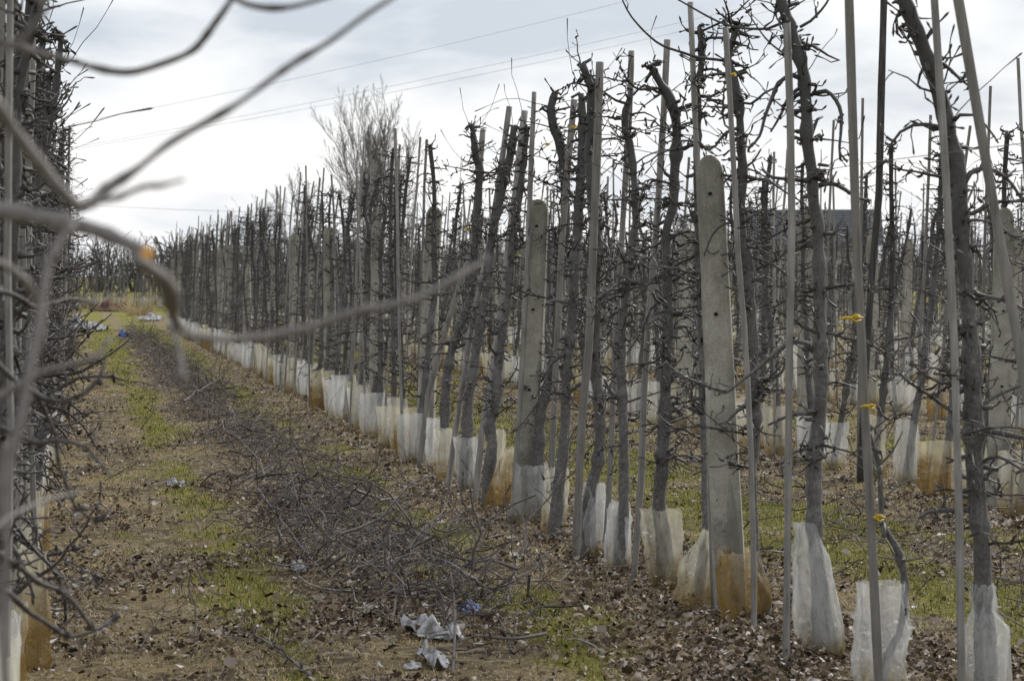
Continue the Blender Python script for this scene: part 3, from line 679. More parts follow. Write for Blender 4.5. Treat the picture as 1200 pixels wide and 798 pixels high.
merged('wooden_stakes', si, [M['stake']], 'thin stakes standing deep in the rows behind', 'stakes')
ti, gi, si = [], [], []
for x in np.arange(-10, 22, .62):
    for yy in (116, 119.2, 122.4, 128, 134): mass_tree(x + r.uniform(-.3, .3), yy + r.uniform(-.6, .6), 1.12)
merged('far_orchard', ti, [M['bark'], M['twig']], 'distant block of bare fruit trees beyond the end of the path', 'fruit trees')
merged('far_trunk_guards', gi, [M['fwhite'], M['fcream'], M['fstain']], 'line of white guards at the foot of the distant orchard block', 'trunk guards')
merged('far_stakes', si, [M['stake']], 'stakes among the distant orchard block beyond the path', 'stakes')

# ------------------------------------------------------------------ left row
r = random.Random(31); y = 5.2; k = 0; lposts = [13.0 + 4.25 * i for i in range(13)]
for i, py_ in enumerate(lposts):
    place_post(-.30, py_, r.uniform(-.02, .02), 0, 0, 1, '%s concrete post of the left row counted from the camera' % ORD[i], i)
while y < 48:
    x = -.27 + r.uniform(-.05, .05)
    lab = '%s bare fruit tree of the left row counted from the camera' % (ORD[k] if k < 20 else '')
    if k < 20: gl = 'guard round the %s tree of the left row' % ORD[k]; sl = 'stake beside the %s tree of the left row' % ORD[k]
    else: lab = 'bare fruit tree far down the left row'; gl = 'small guard far down the left row'; sl = 'thin stake far down the left row'
    sc = r.uniform(.95, 1.08)
    place_tree(r.choice(PL) if y < 30 else r.choice(P1), x - (.12 if y < 7 else 0), y, r.uniform(0, 6.28), sc, r.gauss(0, .025), r.gauss(0, .03), lab, 'fruit trees of the left row')
    place_guard(r, x + .02, y, 0 if y < 22 else 1, gl, 'plastic trunk guards of the left row', r.choice(('fwhite', 'fwhite', 'fcream', 'fstain')))
    place_stake(r, x + r.uniform(-.1, .12), y + r.uniform(.1, .3), r.gauss(0, .02), r.gauss(0, .03), sl, 'stakes of the left row')
    y += .78 * r.uniform(.9, 1.1); k += 1

# ------------------------------------------------------------------ near branch of the tree beside the camera
nr = empty('fruit_tree', (-.52, 1.75, 0)); tag(nr, 'blurred fruit tree at the camera whose sawn limb crosses the upper left', 'fruit tree', 'fruit trees of the left row')
r = random.Random(5); O = nr.location.copy(); tb = MB()
make_trunk(tb, r, local([Vector((-.52, 1.75, -.05)), Vector((-.5, 1.75, .5)), Vector((-.53, 1.76, 1.1)), Vector((-.5, 1.74, 1.7)), Vector((-.55, 1.75, 2.5))], O), [.05, .042, .038, .03, .02], 10, 10); tb.build('trunk', M['bark'], nr)
def near_branch(pts, ws, d0, d1, name='branch', start=None, dens=0, mat='near', parent=None):
    n = len(pts); wp = [P(x, y, d0 + (d1 - d0) * i / (n - 1)) for i, (x, y) in enumerate(pts)]
    ds = [d0 + (d1 - d0) * i / (n - 1) for i in range(n)]; rad = [w_ / 2 * d / F for w_, d in zip(ws, ds)]
    if start: wp = [Vector(start)] + wp; rad = [rad[0] * 1.1] + rad
    lp = local(wp, O); q = catmull(lp, .008); m = len(q); rr = []
    for i in range(m):
        t = i / (m - 1) * (len(rad) - 1); j = min(int(t), len(rad) - 2); rr.append((rad[j] * (1 - (t - j)) + rad[j + 1] * (t - j)) * (1 + .12 * mn.noise(Vector((i * .35, n, d0 * 9)))))
    for i_ in range(1, m - 1):
        q[i_] = q[i_] + Vector((mn.noise(Vector((i_ * .12, n, 1))), mn.noise(Vector((i_ * .12, n, 5))), mn.noise(Vector((i_ * .12, n, 9))))) * .0045
        rr[i_] *= 1 + .22 * mn.noise(Vector((i_ * .16, n * 3, 2)))
    for c0 in range(6 + n % 5, m - 6, 9 + n % 4):
        for o_, k_ in ((-1, 1.12), (0, 1.38), (1, 1.2)): rr[c0 + o_] *= k_
    mb = MB(); [rr.__setitem__(i_, rr[i_] * 1.3) for i_ in range(5, m - 3) if (i_ * 7 + n) % 23 == 0]; mb.tube(q, rr, 9)
    if dens: deco(mb, r, q, None, dens, .55, (.02, .06))
    o = mb.build(name, M[mat], nr if parent is None else parent); return o, q, rr
limb, q, rr = near_branch([(-150,222),(-30,243),(40,254),(100,266),(145,284),(173,298)], [25,23,22,21,19,17], 1.97, 1.84, start=(-.5, 1.74, 1.62))
cp = MB(); tdir = (q[-1] - q[-3]).normalized(); vd = (Vector((0, 0, CAMZ)) - (q[-1] + O)).normalized(); fd = tdir; cp.tube([q[-1] - fd * .002, q[-1] + fd * .001, q[-1] + fd * .0015], [rr[-1] * 1.02, rr[-1] * .98, rr[-1] * .9], 16); cp.build('cut_face', M['cutpale'], limb)
near_branch([(158,303),(176,319),(196,335),(202,355),(206,375),(222,392),(260,398),(310,394),(370,381),(430,365),(490,347),(540,322),(572,300)], [15,18,15,12,9,9,9,9,9,9,8,7,6], 1.80, 2.15, dens=0)
near_branch([(204,372),(208,395),(212,420),(210,445)], [8,7,7,6], 1.95, 1.85)
near_branch([(-150,30),(-20,112),(15,152),(45,190),(70,222),(92,243)], [20,19,18,17,16,15], 1.85, 1.95, start=(-.51, 1.75, 1.72))
near_branch([(90,243),(112,238),(128,222),(165,195),(205,165),(255,135),(300,106),(350,72),(400,40),(455,0),(480,-20)], [15,12,9,8,8,7,7,7,6,6,5], 1.95, 2.15)
near_branch([(112,236),(140,230),(165,221),(190,217),(216,211)], [8,7,7,6,4], 1.93, 1.75)
near_branch([(275,-5),(262,18),(245,42),(225,60),(195,74),(160,84),(130,84),(100,78),(70,68),(30,58),(-30,40)], [7,8,8,9,8,8,8,9,9,9,9], 2.3, 2.4, start=None)
near_branch([(268,-6),(290,4),(320,9),(350,7),(395,-6)], [7,7,7,6,5], 2.25, 2.2)
near_branch([(86,262),(70,290),(58,320),(48,360),(40,400),(32,445),(22,500),(8,560),(-20,620)], [10,10,11,11,11,12,12,12,13], 1.75, 1.6)
near_branch([(30,-20),(55,10),(40,30),(20,50),(-20,70)], [7,7,8,8,9], 1.7, 1.7)
near_branch([(-20,300),(20,318),(40,345),(48,380),(40,420)], [10,9,8,7,6], 2.1, 2.2)
near_branch([(-20,640),(20,600),(55,585),(95,575)], [5,5,4,3], 2.2, 2.4)
near_branch([(6,520),(5,600),(4,700),(6,820)], [7,8,8,9], 2.3, 2.3)
near_branch([(-10,470),(40,440),(75,430),(110,420),(130,395)], [9,8,8,6,4], 2.6, 2.7)

nr = empty('fruit_tree', (-.46, 3.9, 0)); tag(nr, 'blurred fruit tree just beyond the sawn limb, its twigs hanging into the lane', 'fruit tree', 'fruit trees of the left row')
O = nr.location.copy(); tb = MB(); r = random.Random(66)
make_trunk(tb, r, local([Vector((-.46, 3.9, -.05)), Vector((-.44, 3.9, .6)), Vector((-.47, 3.92, 1.3)), Vector((-.45, 3.9, 2.0)), Vector((-.46, 3.9, 2.6))], O), [.05, .042, .036, .028, .018], 8, 12); tb.build('trunk', M['bark'], nr)
for pts, ws, d0, d1 in [
 ([(-60,395),(-10,420),(30,455),(60,470),(95,462),(118,440),(125,415)], [16,14,12,10,8,6,4], 3.9, 4.0),
 ([(-60,470),(0,500),(40,520),(70,515),(105,530),(130,560)], [15,13,11,9,7,4], 3.9, 3.7),
 ([(-60,600),(0,650),(45,680),(80,700),(110,735),(135,720)], [14,12,11,9,7,4], 3.9, 4.3),
 ([(-60,700),(-5,690),(40,720),(85,745),(130,730)], [13,12,10,8,4], 3.9, 4.1),
 ([(40,455),(60,500),(75,560),(95,600),(120,610)], [9,8,7,5,3], 4.3, 4.5),
 ([(-40,330),(10,345),(45,360),(80,350),(112,358)], [13,11,9,7,4], 3.9, 4.2)]:
    near_branch(pts, [w_ * .62 for w_ in ws], d0, d1, dens=22, mat='twig')

# ------------------------------------------------------------------ trellis wires and ties
for ri, x0 in enumerate([-.30] + ROWX[:2]):
    for z in (2.02, 1.1):
        mb = MB(); n = 40; mb.tube([Vector((x0 + .03, 2 + 66 * i / n, z + .01 * math.sin(i * 2.1))) for i in range(n + 1)], .0016, 3)
        o = mb.build('trellis_wire', M['wire']); tag(o, '%s trellis wire strung along the %s row' % ('upper' if z > 1.5 else 'lower', ['left', 'front', 'second'][ri]), 'wire', 'trellis wires')
def tie(px, py, d, w_, label, seed):
    r = random.Random(seed); c_ = P(px, py, d - .03); s = w_ * d / F / 2; mb = MB()
    mb.tube([Vector((-s * .9, -.01, -.003)), Vector((-s * .4, -.03, .004)), Vector((0, -.032, .002)), Vector((s * .5, -.03, .006)), Vector((s, -.008, .002))], [.003, .005, .006, .005, .003], 5)
    mb.tube([Vector((0, -.032, 0)), Vector((s * .3, -.04, s * .3)), Vector((s * .7, -.03, s * .25))], [.003, .004, .002], 4)
    mb.tube([Vector((0, -.032, 0)), Vector((s * .4, -.04, -s * .25)), Vector((s * .8, -.03, -s * .1))], [.003, .004, .002], 4)
    o = mb.build('plastic_tie', M['yellow']); o.location = c_; o.rotation_euler = (0, 0, -YAW); tag(o, label, 'tie', 'yellow plastic ties'); return o
tie(996, 373, 8.78, 30, 'bright yellow bow tied high on the light stake', 1)
tie(1016, 476, 8.78, 18, 'small yellow tie halfway down the light stake', 2)
tie(1024, 606, 8.85, 26, 'yellow tie joining the crooked sapling to its stake', 3)
tie(984, 385, 17.5, 8, 'tiny yellow tie on a thin stake left of the bright bow', 4)
for i, (px, py, d, tx) in enumerate([(640, 170, 15.1, 'crooked tree by the second post'), (672, 150, 14.2, 'black scarred tree'), (548, 268, 18.7, 'tree before the third post'), (605, 300, 16.2, 'bent footed tree right of third post'), (858, 89, 10.5, 'fork of the slender winding tree')]):
    tie(px, py, d, 9, 'small yellow tie on the ' + tx, 10 + i)

# ------------------------------------------------------------------ prunings raked into a windrow
def pruning(mb, r, x, y, scale, ztop, lod):
    a = r.uniform(0, 6.28); el = r.gauss(.12, .28); ln = r.uniform(.25, .8) * scale
    v = Vector((math.cos(a) * math.cos(el), math.sin(a) * math.cos(el), math.sin(el))); st = ln / 5
    q = Vector((x, y, hgt(x, y) + r.uniform(.01, ztop))) - v * ln * .5; pts = [q.copy()]
    for i in range(5):
        v = (v + rv(r, .3)).normalized(); q = q + v * st; q.z = max(q.z, .005); pts.append(q.copy())
    r0 = r.choice((.0024, .003, .003, .004, .005, .008)); mb.tube(pts, [r0 * (1 - .12 * i) for i in range(6)], 4 if lod == 0 else 3, False)
    for i in (1, 2, 3, 4):
        if r.random() < (.75 if lod == 0 else .4):
            t = (pts[i + 1] - pts[i]).normalized(); twig(mb, r, pts[i], t + t.cross(rv(r)).normalized(), r.uniform(.05, .25) * scale, .0022, 3, 3, .05)
r = random.Random(8); mb = MB()
for i in range(1950):
    t = r.random(); d = 10.2 * (62 / 10.2) ** t
    hw = .20 if d < 15 else .17; x = 1.58 + r.gauss(0, hw) + .12 * math.sin(d * 1.3); y = ypos(x, d)
    env = math.exp(-((x - 1.58) / .26) ** 2); dn = .5 + .9 * mn.noise(Vector((y * .35, 2, 7)))
    if r.random() > dn + (.14 if d < 14 else .18) and d < 26: continue
    pruning(mb, r, x, y, r.choice((.7, .9, 1.3)) if d < 30 else 1.1, .04 + (.34 + .25 * mn.noise(Vector((y * .8, 3, 1)))) * env, 0 if d < 22 else 1)
    if d < 14 and r.random() < .3: pruning(mb, r, x + r.uniform(-.3, .5), y, 1.2, .42, 0)
b = MatB('pruning_bark'); c = b.ramp(b.geo.outputs['Random Per Island'], [(0, (.035, .026, .022)), (.4, (.10, .082, .076)), (.75, (.22, .19, .18)), (1, (.38, .35, .32))]); c = b.mix(b.ramp(b.noise(40, 4, .7), [(.4, (.5, .5, .5)), (.6, (0, 0, 0))]), c, (.05, .04, .038)); M['prune'] = b.fin(c, .65)
o = mb.build('prunings', M['prune']); tag(o, 'long heap of cut grey twigs raked along the lane', 'prunings', kind='stuff')
mb = MB()
for i in range(900):
    pruning(mb, r, r.uniform(-5, 9), 108 + r.gauss(0, 1.0), 2.2, .75, 1)
o = mb.build('far_prunings', M['prune']); tag(o, 'grey brush heaped along the foot of the distant orchard block', 'prunings', kind='stuff')
mb = MB()
for i in range(1500):                                  # thinner scatter between the rows
    d = 9.5 * (60 / 9.5) ** r.random(); x = r.choice((r.uniform(3.4, 5.8), r.uniform(6.6, 9.2), r.uniform(.0, 2.7), r.gauss(4.9, .35), r.gauss(4.9, .35), r.gauss(8.1, .3)))
    pruning(mb, r, x, ypos(x, d), .7, .05 if x < 2.8 else .16, 1)
o = mb.build('scattered_twigs', M['prune']); tag(o, 'thin cut twigs strewn on the ground between the rows', 'prunings', kind='stuff')
def cut_branch(pts, w0, lab, zs, seed):
    r = random.Random(seed); wp = []
    for (x, y), z in zip(pts, zs):
        g = G(x, y + z * F / 11.); d = dep(g.x, g.y); p = P(x, y, d); wp.append(p)
    O_ = Vector((wp[0].x, wp[0].y, 0)); q = catmull(local(wp, O_), .04); m = len(q)
    mb = MB(); mb.tube(q, [w0 * (1 - .6 * i / m) for i in range(m)], 6); deco(mb, r, q[2:], None, 9, 1.1, (.05, .2))
    o = mb.build('cut_branch', M['prune']); o.location = O_; tag(o, lab, 'branch', 'cut branches lying in the heap')
cut_branch([(512,655),(545,672),(572,690),(582,708),(575,728)], .006, 'arched dark pruning hooked over the blue scrap', [.0, .18, .22, .15, .05], 1)
cut_branch([(510,655),(530,668),(560,690),(585,725),(602,765)], .005, 'pale curved pruning right of the blue scrap', [.15, .15, .1, .05, 0], 2)
cut_branch([(460,730),(466,690),(478,655),(500,620)], .006, 'pale pruning standing up left of the white scraps', [0, .12, .25, .35], 3)
cut_branch([(300,570),(330,610),(365,655),(400,690)], .008, 'long straight pruning slanting through the middle of the heap', [.25, .2, .12, .02], 4)
cut_branch([(338,545),(350,590),(365,630),(372,655)], .006, 'upright thin pruning at the crest of the heap', [.4, .25, .12, .02], 5)
cut_branch([(215,470),(238,455),(262,440)], .010, 'short thick pruning lying on the far heap', [.2, .22, .25], 6)
cut_branch([(365,792),(330,765),(300,745),(262,738)], .008, 'pruning lying flat at the left foot of the heap', [.02, .02, .02, .02], 7)
cut_branch([(530,790),(533,740),(532,700),(528,670)], .007, 'dark stub standing upright behind the white scraps', [0, .15, .25, .35], 8)
cut_branch([(640,742),(600,748),(560,745),(535,752)], .009, 'pale stick lying flat right of the white scraps', [.02, .03, .03, .02], 9)
cut_branch([(430,640),(380,618),(330,612),(290,618)], .008, 'curved pruning lying across the heap above the white scrap', [.1, .12, .1, .04], 10)

# ------------------------------------------------------------------ leaf litter, grass, straw
rng = np.random.default_rng(4)
def h_np(x, y): return np.array([hgt(a, b_) for a, b_ in zip(x, y)])
def sample(n, d0, d1):
    d = d0 * (d1 / d0) ** rng.random(n); px = rng.uniform(-60, 1260, n); xc = (px - 600) / F * d
    x = xc * math.cos(YAW) + d * math.sin(YAW); y = -xc * math.sin(YAW) + d * math.cos(YAW); return x, y, d
def sheet_mat(name, stops, rough=.8, transl=0):
    b = MatB(name); c = b.ramp(b.attr('rnd'), stops); return b.fin(c, rough)
def leaves(n, d0, d1, s0):
    x, y, d = sample(n, d0, d1)
    dn = np.array([mn.noise(Vector((a * 1.1, c_ * .8, 4))) + .75 * math.exp(-((a - 3.05) / .6) ** 2) + .45 * math.exp(-((a - 6.2) / .6) ** 2) - .4 * moss(a, c_) for a, c_ in zip(x, y)])
    keep = rng.random(n) < np.clip(.24 + dn * 1.0, .06, 1); x, y, d = x[keep], y[keep], d[keep]; n = len(x)
    L_ = s0 * np.clip(np.exp(rng.normal(-.1, .42, n)), .35, 2.); W = L_ * rng.uniform(.35, .6, n); a = rng.uniform(0, 2 * np.pi, n); cu = rng.uniform(-.1, .55, n); tilt = rng.normal(0, .75, n)
    z = h_np(x, y) + .004 + np.abs(rng.normal(0, .012, n)) * (1 + 2.2 * np.exp(-((x - 2.97) / .2) ** 2))
    # 6 points: stem, 2 side low, mid rib pair folded, tip
    loc = np.zeros((n, 6, 3)); t = [-1, -.35, .35, 1]
    loc[:, 0] = np.stack([-L_ * .5, 0 * L_, 0 * L_], 1); loc[:, 5] = np.stack([L_ * .5, 0 * L_, cu * L_ * .35], 1)
    for k, (tx, sy) in enumerate(((-.2, 1), (-.2, -1), (.2, 1), (.2, -1))):
        j = lambda q: rng.normal(0, q, n)
        loc[:, 1 + k] = np.stack([L_ * (tx + j(.13)), sy * W * (.5 + j(.16)), cu * W * .7 + j(.007)], 1)
    ca, sa = np.cos(a)[:, None], np.sin(a)[:, None]; ct, st = np.cos(tilt)[:, None], np.sin(tilt)[:, None]
    X, Y, Z = loc[:, :, 0], loc[:, :, 1], loc[:, :, 2]; Y2 = Y * ct - Z * st; Z2 = Y * st + Z * ct
    Vx = x[:, None] + X * ca - Y2 * sa; Vy = y[:, None] + X * sa + Y2 * ca; Vz = z[:, None] + Z2 + np.abs(st) * W[:, None] * .4
    V = np.stack([Vx, Vy, Vz], 2).reshape(-1, 3); tri = np.array([[0, 2, 1], [1, 2, 4], [1, 4, 3], [3, 4, 5]])
    Fc = (np.arange(n)[:, None, None] * 6 + tri[None]).reshape(-1, 3); rn = np.repeat(rng.random(n), 6); return V, Fc, rn
def blades(n, d0, d1, h0, wfac, thr, mode):
    x, y, d = sample(n, d0, d1); mv = np.array([moss(a, c_) for a, c_ in zip(x, y)])
    pr_ = np.clip((mv - thr) * 2.2, 0, 1) if mode == 'moss' else np.clip(.55 - mv * .5 + .8 * np.array([mn.noise(Vector((a * 1.7, c_ * 1.1, 14))) for a, c_ in zip(x, y)]), 0, 1)
    keep = rng.random(n) < pr_; x, y, d = x[keep], y[keep], d[keep]; n = len(x)
    H = h0 * rng.uniform(.4, 1.4, n); W = wfac * d * rng.uniform(.7, 1.3, n); a = rng.uniform(0, 2 * np.pi, n); le = rng.uniform(.2, 1.1, n) * (2.2 if mode != 'moss' else 1.)
    z = h_np(x, y) - .002; ca, sa = np.cos(a), np.sin(a)
    bx, by = -sa * W, ca * W; tx, ty = ca * H * le, sa * H * le
    V = np.stack([np.stack([x - bx, y - by, z], 1), np.stack([x + bx, y + by, z], 1), np.stack([x + tx * .45 + bx * .6, y + ty * .45 + by * .6, z + H * .65], 1), np.stack([x + tx * .45 - bx * .6, y + ty * .45 - by * .6, z + H * .65], 1), np.stack([x + tx, y + ty, z + H * (.9 if mode == 'moss' else .5)], 1)], 1).reshape(-1, 3)
    tri = np.array([[0, 1, 2], [0, 2, 3], [3, 2, 4]]); return V, (np.arange(n)[:, None, None] * 5 + tri[None]).reshape(-1, 3), np.repeat(rng.random(n), 5)
def tri_obj(name, V, Fc, rn, mat, label, cat):
    me_ = bpy.data.meshes.new(name); me_.vertices.add(len(V)); me_.vertices.foreach_set('co', V.ravel()); me_.loops.add(len(Fc) * 3); me_.loops.foreach_set('vertex_index', Fc.ravel().astype(np.int32))
    me_.polygons.add(len(Fc)); me_.polygons.foreach_set('loop_start', np.arange(0, len(Fc) * 3, 3, dtype=np.int32)); me_.update(calc_edges=True)
    at_ = me_.attributes.new('rnd', 'FLOAT', 'POINT'); at_.data.foreach_set('value', rn.astype(np.float32)); me_.materials.append(mat)
    o = bpy.data.objects.new(name, me_); C.objects.link(o); tag(o, label, cat, kind='stuff'); return o
lm = sheet_mat('dead_leaf', [(0, (.030, .020, .014)), (.3, (.10, .068, .043)), (.6, (.22, .16, .10)), (.8, (.27, .21, .16)), (.93, (.48, .43, .39)), (1, (.60, .56, .53))], .7)
tri_obj('leaf_litter', *leaves(170000, 8.6, 50, .029), lm, 'brown and grey fallen leaves covering the orchard floor', 'leaf litter')
gm_ = sheet_mat('grass_blade', [(0, (.06, .08, .008)), (.5, (.20, .215, .020)), (.85, (.32, .30, .04)), (1, (.36, .29, .12))], .7)
tri_obj('grass', *blades(240000, 8.6, 75, .030, .00017, .16, 'moss'), gm_, 'short mossy green grass in patches between the rows', 'grass')
sm_ = sheet_mat('dry_grass', [(0, (.12, .08, .036)), (.5, (.35, .255, .11)), (1, (.60, .50, .30))], .8)
tri_obj('dry_grass', *blades(260000, 8.6, 60, .024, .00017, 0, 'dry'), sm_, 'flattened straw coloured dead grass along the lane', 'dry grass')

# ------------------------------------------------------------------ litter
def scrap(px, py, w_m, d_m, h_m, mat, label, seed, name='plastic_scrap', cat='plastic scrap', n=13, rough=1.):
    g = G(px, py); r = random.Random(seed); ph = r.random() * 30; vs_, fs = [], []
    for j in range(n):
        for i in range(n):
            u, v = i / (n - 1) * 2 - 1, j / (n - 1) * 2 - 1; k = 1 - .35 * (u * u * v * v); e_ = max(0, 1 - (u * u + v * v) * .55)
            z = h_m * (.25 + .9 * abs(mn.noise(Vector((u * 1.3 + ph, v * 1.1, 1)))) * 1.6) * (.25 + e_) + h_m * .16 * mn.noise(Vector((u * 5 * rough, v * 6 * rough + ph, 2)))
            vs_.append((u * w_m * .5 * k + .12 * w_m * mn.noise(Vector((u * 2, v * 2, ph))), v * d_m * .5 * k + .12 * d_m * mn.noise(Vector((u * 2, v * 2, ph + 5))), max(.004, z)))
    for j in range(n - 1):
        for i in range(n - 1): fs.append((j * n + i, j * n + i + 1, (j + 1) * n + i + 1, (j + 1) * n + i))
    me_ = bpy.data.meshes.new(name); me_.from_pydata(vs_, [], fs); me_.polygons.foreach_set('use_smooth', [True] * len(fs)); me_.materials.append(mat)
    o = bpy.data.objects.new(name, me_); C.objects.link(o); o.location = (g.x, g.y, hgt(g.x, g.y)); o.rotation_euler = (0, 0, r.uniform(-.5, .5)); tag(o, label, cat, 'scraps of plastic lying about'); return o
b = MatB('white_plastic'); M['plas'] = b.fin(b.ramp(b.noise(20, 4), [(.38, (.14, .13, .12)), (.6, (.46, .46, .47))]), .45)
b = MatB('blue_plastic'); M['blue'] = b.fin(b.ramp(b.noise(25, 3), [(.35, (.02, .05, .2)), (.65, (.07, .16, .5))]), .45)
b = MatB('dirty_net'); M['net'] = b.fin(b.ramp(b.noise(14, 6, .8), [(.4, (.05, .05, .05)), (.5, (.30, .30, .31)), (.65, (.55, .55, .56))]), .7)
scrap(492, 742, .13, .28, .09, M['plas'], 'crumpled white film in the near heap, left of the upright stub', 1)
scrap(516, 750, .16, .26, .06, M['plas'], 'crumpled white film touching the upright stub', 2)
scrap(507, 778, .10, .45, .08, M['plas'], 'lowest white film scrap, below the other two', 3)
scrap(551, 716, .10, .22, .05, M['blue'], 'bright blue plastic scrap beside the near heap', 4)
scrap(205, 566, .12, .32, .04, M['plas'], 'white scrap lying alone on the left of the lane', 5)
scrap(349, 672, .06, .2, .05, M['plas'], 'small white scrap under the middle of the heap', 6)
scrap(483, 786, .07, .12, .03, M['plas'], 'little white strip near the bottom edge', 7)
scrap(145, 398, .28, .5, .22, M['blue'], 'faded blue scrap at the far tip of the heap', 8)
scrap(98, 388, 1.35, 3.0, .42, M['net'], 'pile of dirty white netting at the far left of the lane', 9, 'netting_pile', 'netting pile', 31, 2.2)
scrap(176, 376, .9, 2.0, .22, M['net'], 'low grey rubble pile beyond the path end', 10, 'rubble_pile', 'rubble pile', 19, 2)
b = MatB('rust_heap'); M['rust'] = b.fin(b.ramp(b.noise(8, 5), [(.35, (.04, .022, .014)), (.6, (.15, .085, .05))]), .9)
scrap(128, 365, 1.7, 3, .42, M['rust'], 'reddish brown soil heap at the end of the path', 11, 'soil_heap', 'soil heap', 25, 2)
mb = MB(); r = random.Random(3); g = G(163, 370)
for i in range(150):
    a = r.uniform(0, 6.28); s = r.random() ** .5 * .5; p = Vector((math.cos(a) * s, math.sin(a) * s, 0)); v = Vector((math.cos(a) * .5, math.sin(a) * .5, 1)) + rv(r, .25)
    hh = r.uniform(.3, .85); mb.tube([p, p + v * hh * .6, p + v * hh + Vector((v.x, v.y, -.2)) * .25], [.008, .007, .002], 3, False)
o = mb.build('dry_grass_tuft', sm_); me = o.data; at = me.attributes.new('rnd', 'FLOAT', 'POINT'); at.data.foreach_set('value', [.75] * len(me.vertices)); o.location = g; tag(o, 'tall straw coloured grass tuft at the end of the path', 'grass tuft')

# ------------------------------------------------------------------ background trees, house, power lines
M['farbark'] = bark('far_bark', (.08, .072, .068), (.13, .12, .113), (.19, .18, .17), 0)
def bare_tree(px, d, H, spread, label, seed, stems=5, name='bare_tree', dens=1., rr0=.1):
    r = random.Random(seed); g = P(px, HY, d); g.z = 0; o = empty(name, g); tag(o, label, 'tree', 'bare trees beyond the orchard')
    tb = MB(); th = H * .18; tb.tube([Vector((0, 0, -.2)), Vector((.05, 0, th * .5)), Vector((0, .05, th))], [rr0 * 1.6, rr0 * 1.25, rr0 * 1.1], 9); tb.build('trunk', M['bark'], o)
    cr_ = MB()
    def grow(p, v, ln, rad, lvl):
        n = 6 if lvl < 2 else 4; pts = [p.copy()]; q = p.copy()
        for i in range(n):
            v = (v + rv(r, .06 if lvl < 2 else .12) + Vector((0, 0, (.02, .10, .08, .05)[lvl]))).normalized(); q = q + v * (ln / n); pts.append(q.copy())
        cr_.tube(pts, [max(.008, rad * (1 - .78 * i / n)) for i in range(n + 1)], (6, 4, 3, 3)[lvl], False)
        if lvl >= 3: return
        kids = int((14, 8, 5)[lvl] * dens)
        for k in range(kids):
            t = .12 + .88 * (k + r.random()) / kids; i = min(n - 1, int(t * n)); pp = pts[i].lerp(pts[i + 1], min(1, t * n - i))
            side = v.cross(rv(r)).normalized(); grow(pp, (pts[i + 1] - pts[i]).normalized() + side * r.uniform(.28, .5), ln * (.50, .5, .5)[lvl] * r.uniform(.7, 1.1) * (1.15 - .6 * t), max(.010, rad * .36), lvl + 1)
    for s in range(stems):
        a = 2.4 * s; rr_ = ((s + .5) / stems) ** .5; sp = spread * rr_
        grow(Vector((0, 0, th * r.uniform(.6, .95))), Vector((math.cos(a) * sp, math.sin(a) * sp, 1)), H * (.80 - .22 * rr_) * r.uniform(.92, 1.04), rr0 * .6, 0)
    c_ = cr_.build('crown', M['farbark'], o); c_['kind'] = 'stuff'
bare_tree(440, 150, 13.4, .33, 'tall bare spreading tree standing beyond the orchard, left of centre', 1, 9)
bare_tree(345, 160, 8.2, .45, 'low rounded bare tree left of the tall one', 2, 5, dens=.8, rr0=.08)
bare_tree(297, 175, 7.0, .5, 'smallest bare tree peeping over the far row', 3, 5, dens=.7, rr0=.08)
bare_tree(470, 165, 8.0, .4, 'short bare tree at the right foot of the tall one', 4, 4, dens=.7, rr0=.08)
bare_tree(820, 120, 5.6, .5, 'bushy dark bare tree left of the grey roof', 5, 6, dens=.9, rr0=.07)
mb = MB(); r = random.Random(9)
for i in range(900):
    x = r.uniform(-60, 120); y = 230 + r.uniform(-8, 8); hh = r.uniform(2, 5.2) * (1 + .3 * mn.noise(Vector((x * .08, 0, 0))))
    for k in range(3): twig(mb, r, Vector((x, y, 0)), Vector((r.uniform(-.4, .4), 0, 1)), hh, .09, 5, 3, .1, False)
    for k in range(7): twig(mb, r, Vector((x, y, hh * r.uniform(.15, .8))), rv(r) + Vector((0, 0, .8)), hh * .5, .05, 3, 3, .1, False)
o = mb.build('distant_thicket', M['twig']); tag(o, 'dark line of distant bare thicket along the horizon', 'thicket', kind='stuff')

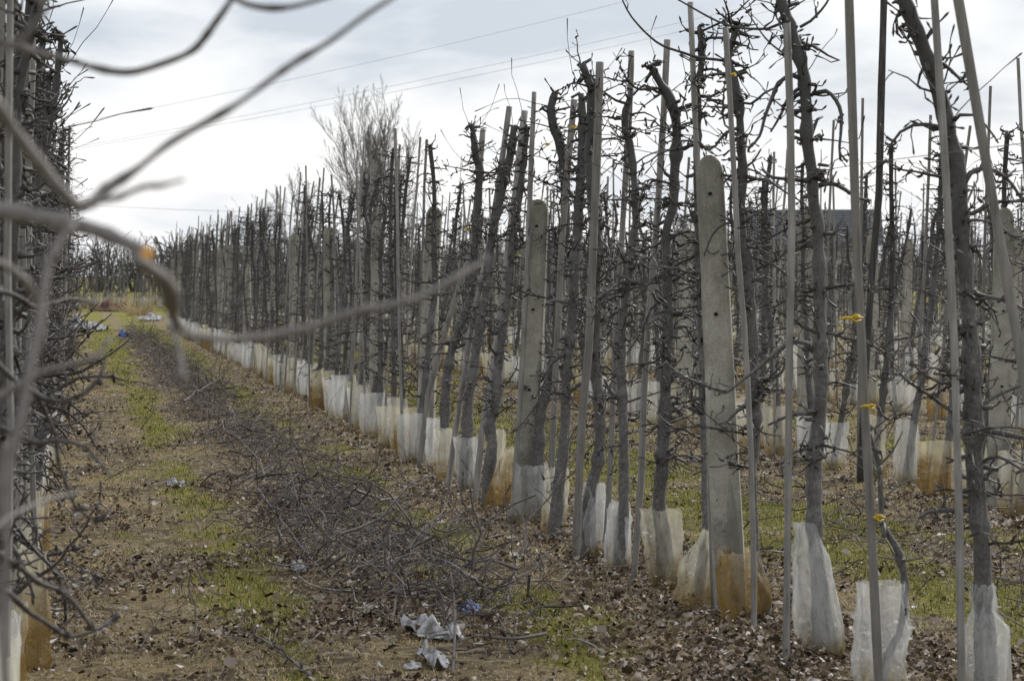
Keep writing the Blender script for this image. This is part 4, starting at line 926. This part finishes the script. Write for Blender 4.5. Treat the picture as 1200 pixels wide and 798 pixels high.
hs = P(950, HY, 130); hs.z = 0; ho = empty('house', hs, -YAW - .12); tag(ho, 'low house with a grey tiled roof behind the orchard', 'house')
b = MatB('plaster'); M['plaster'] = b.fin(b.ramp(b.noise(2, 5), [(.3, (.30, .29, .27)), (.7, (.42, .41, .38))]), .9)
b = MatB('roof'); M['roof'] = b.fin(b.ramp(b.noise(6, 5, .6, stretch=(1, 6, 6)), [(.3, (.045, .048, .055)), (.7, (.12, .125, .14))]), .7)
M['glass'] = MatB('window_glass').fin((.03, .035, .04), .1); M['frame'] = MatB('window_frame').fin((.6, .6, .58), .5)
hw, hd, he, hr = 3.5, 4.0, 3.3, 5.25
MB().box(-hw, hw, -hd, hd, 0, he).build('wall', M['plaster'], ho, False)
mb = MB(); n = 16; sl = [(-hd - .4, he - .12), (0, hr)]
for sgn in (-1, 1):
    for i in range(n):                                 # overlapping tile courses
        t0, t1 = i / n, (i + 1.1) / n; y0 = sgn * (hd + .4) * (1 - t0); y1 = sgn * (hd + .4) * (1 - min(t1, 1)); z0 = he - .12 + (hr - he + .12) * t0; z1 = he - .12 + (hr - he + .12) * min(t1, 1)
        b0 = len(mb.v); w_ = hw + .35 - .0 * i
        for (xx, yy, zz) in ((-w_, y0, z0 + .06), (w_, y0, z0 + .06), (w_, y1, z1), (-w_, y1, z1), (-w_, y0, z0), (w_, y0, z0)): mb.v.append(Vector((xx, yy, zz)))
        mb.f += [(b0, b0 + 1, b0 + 2, b0 + 3), (b0 + 4, b0 + 5, b0 + 1, b0)]
mb.build('roof', M['roof'], ho, False)
mb = MB(); 
for sgn in (-1, 1): mb.v += [Vector((sgn * (hw + .005), -hd, he)), Vector((sgn * (hw + .005), hd, he)), Vector((sgn * (hw + .005), 0, hr - .1))]; mb.f.append((len(mb.v) - 3, len(mb.v) - 2, len(mb.v) - 1))
mb.build('gable', M['plaster'], ho, False)
for xw in (-1.8, 1.8):
    wd_ = MB().box(xw - .5, xw + .5, -hd - .06, -hd + .02, 1.1, 2.3).build('window', M['frame'], ho, False)
    MB().box(xw - .42, xw + .42, -hd - .075, -hd - .062, 1.18, 2.22).build('pane', M['glass'], wd_, False)
MB().box(-.45, .45, -hd - .05, -hd + .02, 0.02, 2.05).build('door', M['roof'], ho, False)
for (x0, y0), (x1, y1), sag, lab in [((150, 167), (900, 8), 1.2, 'middle power cable crossing the sky above the tall bare tree'), ((150, 171), (900, 20), 1.4, 'lowest rising power cable crossing the sky'), ((170, 133), (770, -3), 1.0, 'highest power cable crossing the sky'), ((130, 243), (330, 250), .2, 'level thin cable low over the far end')]:
    k = 1.6; a = P(x0 - (x1 - x0) * k * .5, y0 - (y1 - y0) * k * .5, 90); c_ = P(x1 + (x1 - x0) * k * .5, y1 + (y1 - y0) * k * .5, 90)
    O_ = (a + c_) / 2; mb = MB(); mb.tube([a.lerp(c_, i / 30) - Vector((0, 0, sag * (1 - (i / 15 - 1) ** 2) - sag)) - O_ for i in range(31)], .0065, 4)
    o = mb.build('power_line', M['line']); o.location = O_; tag(o, lab, 'power line', 'power lines in the sky')
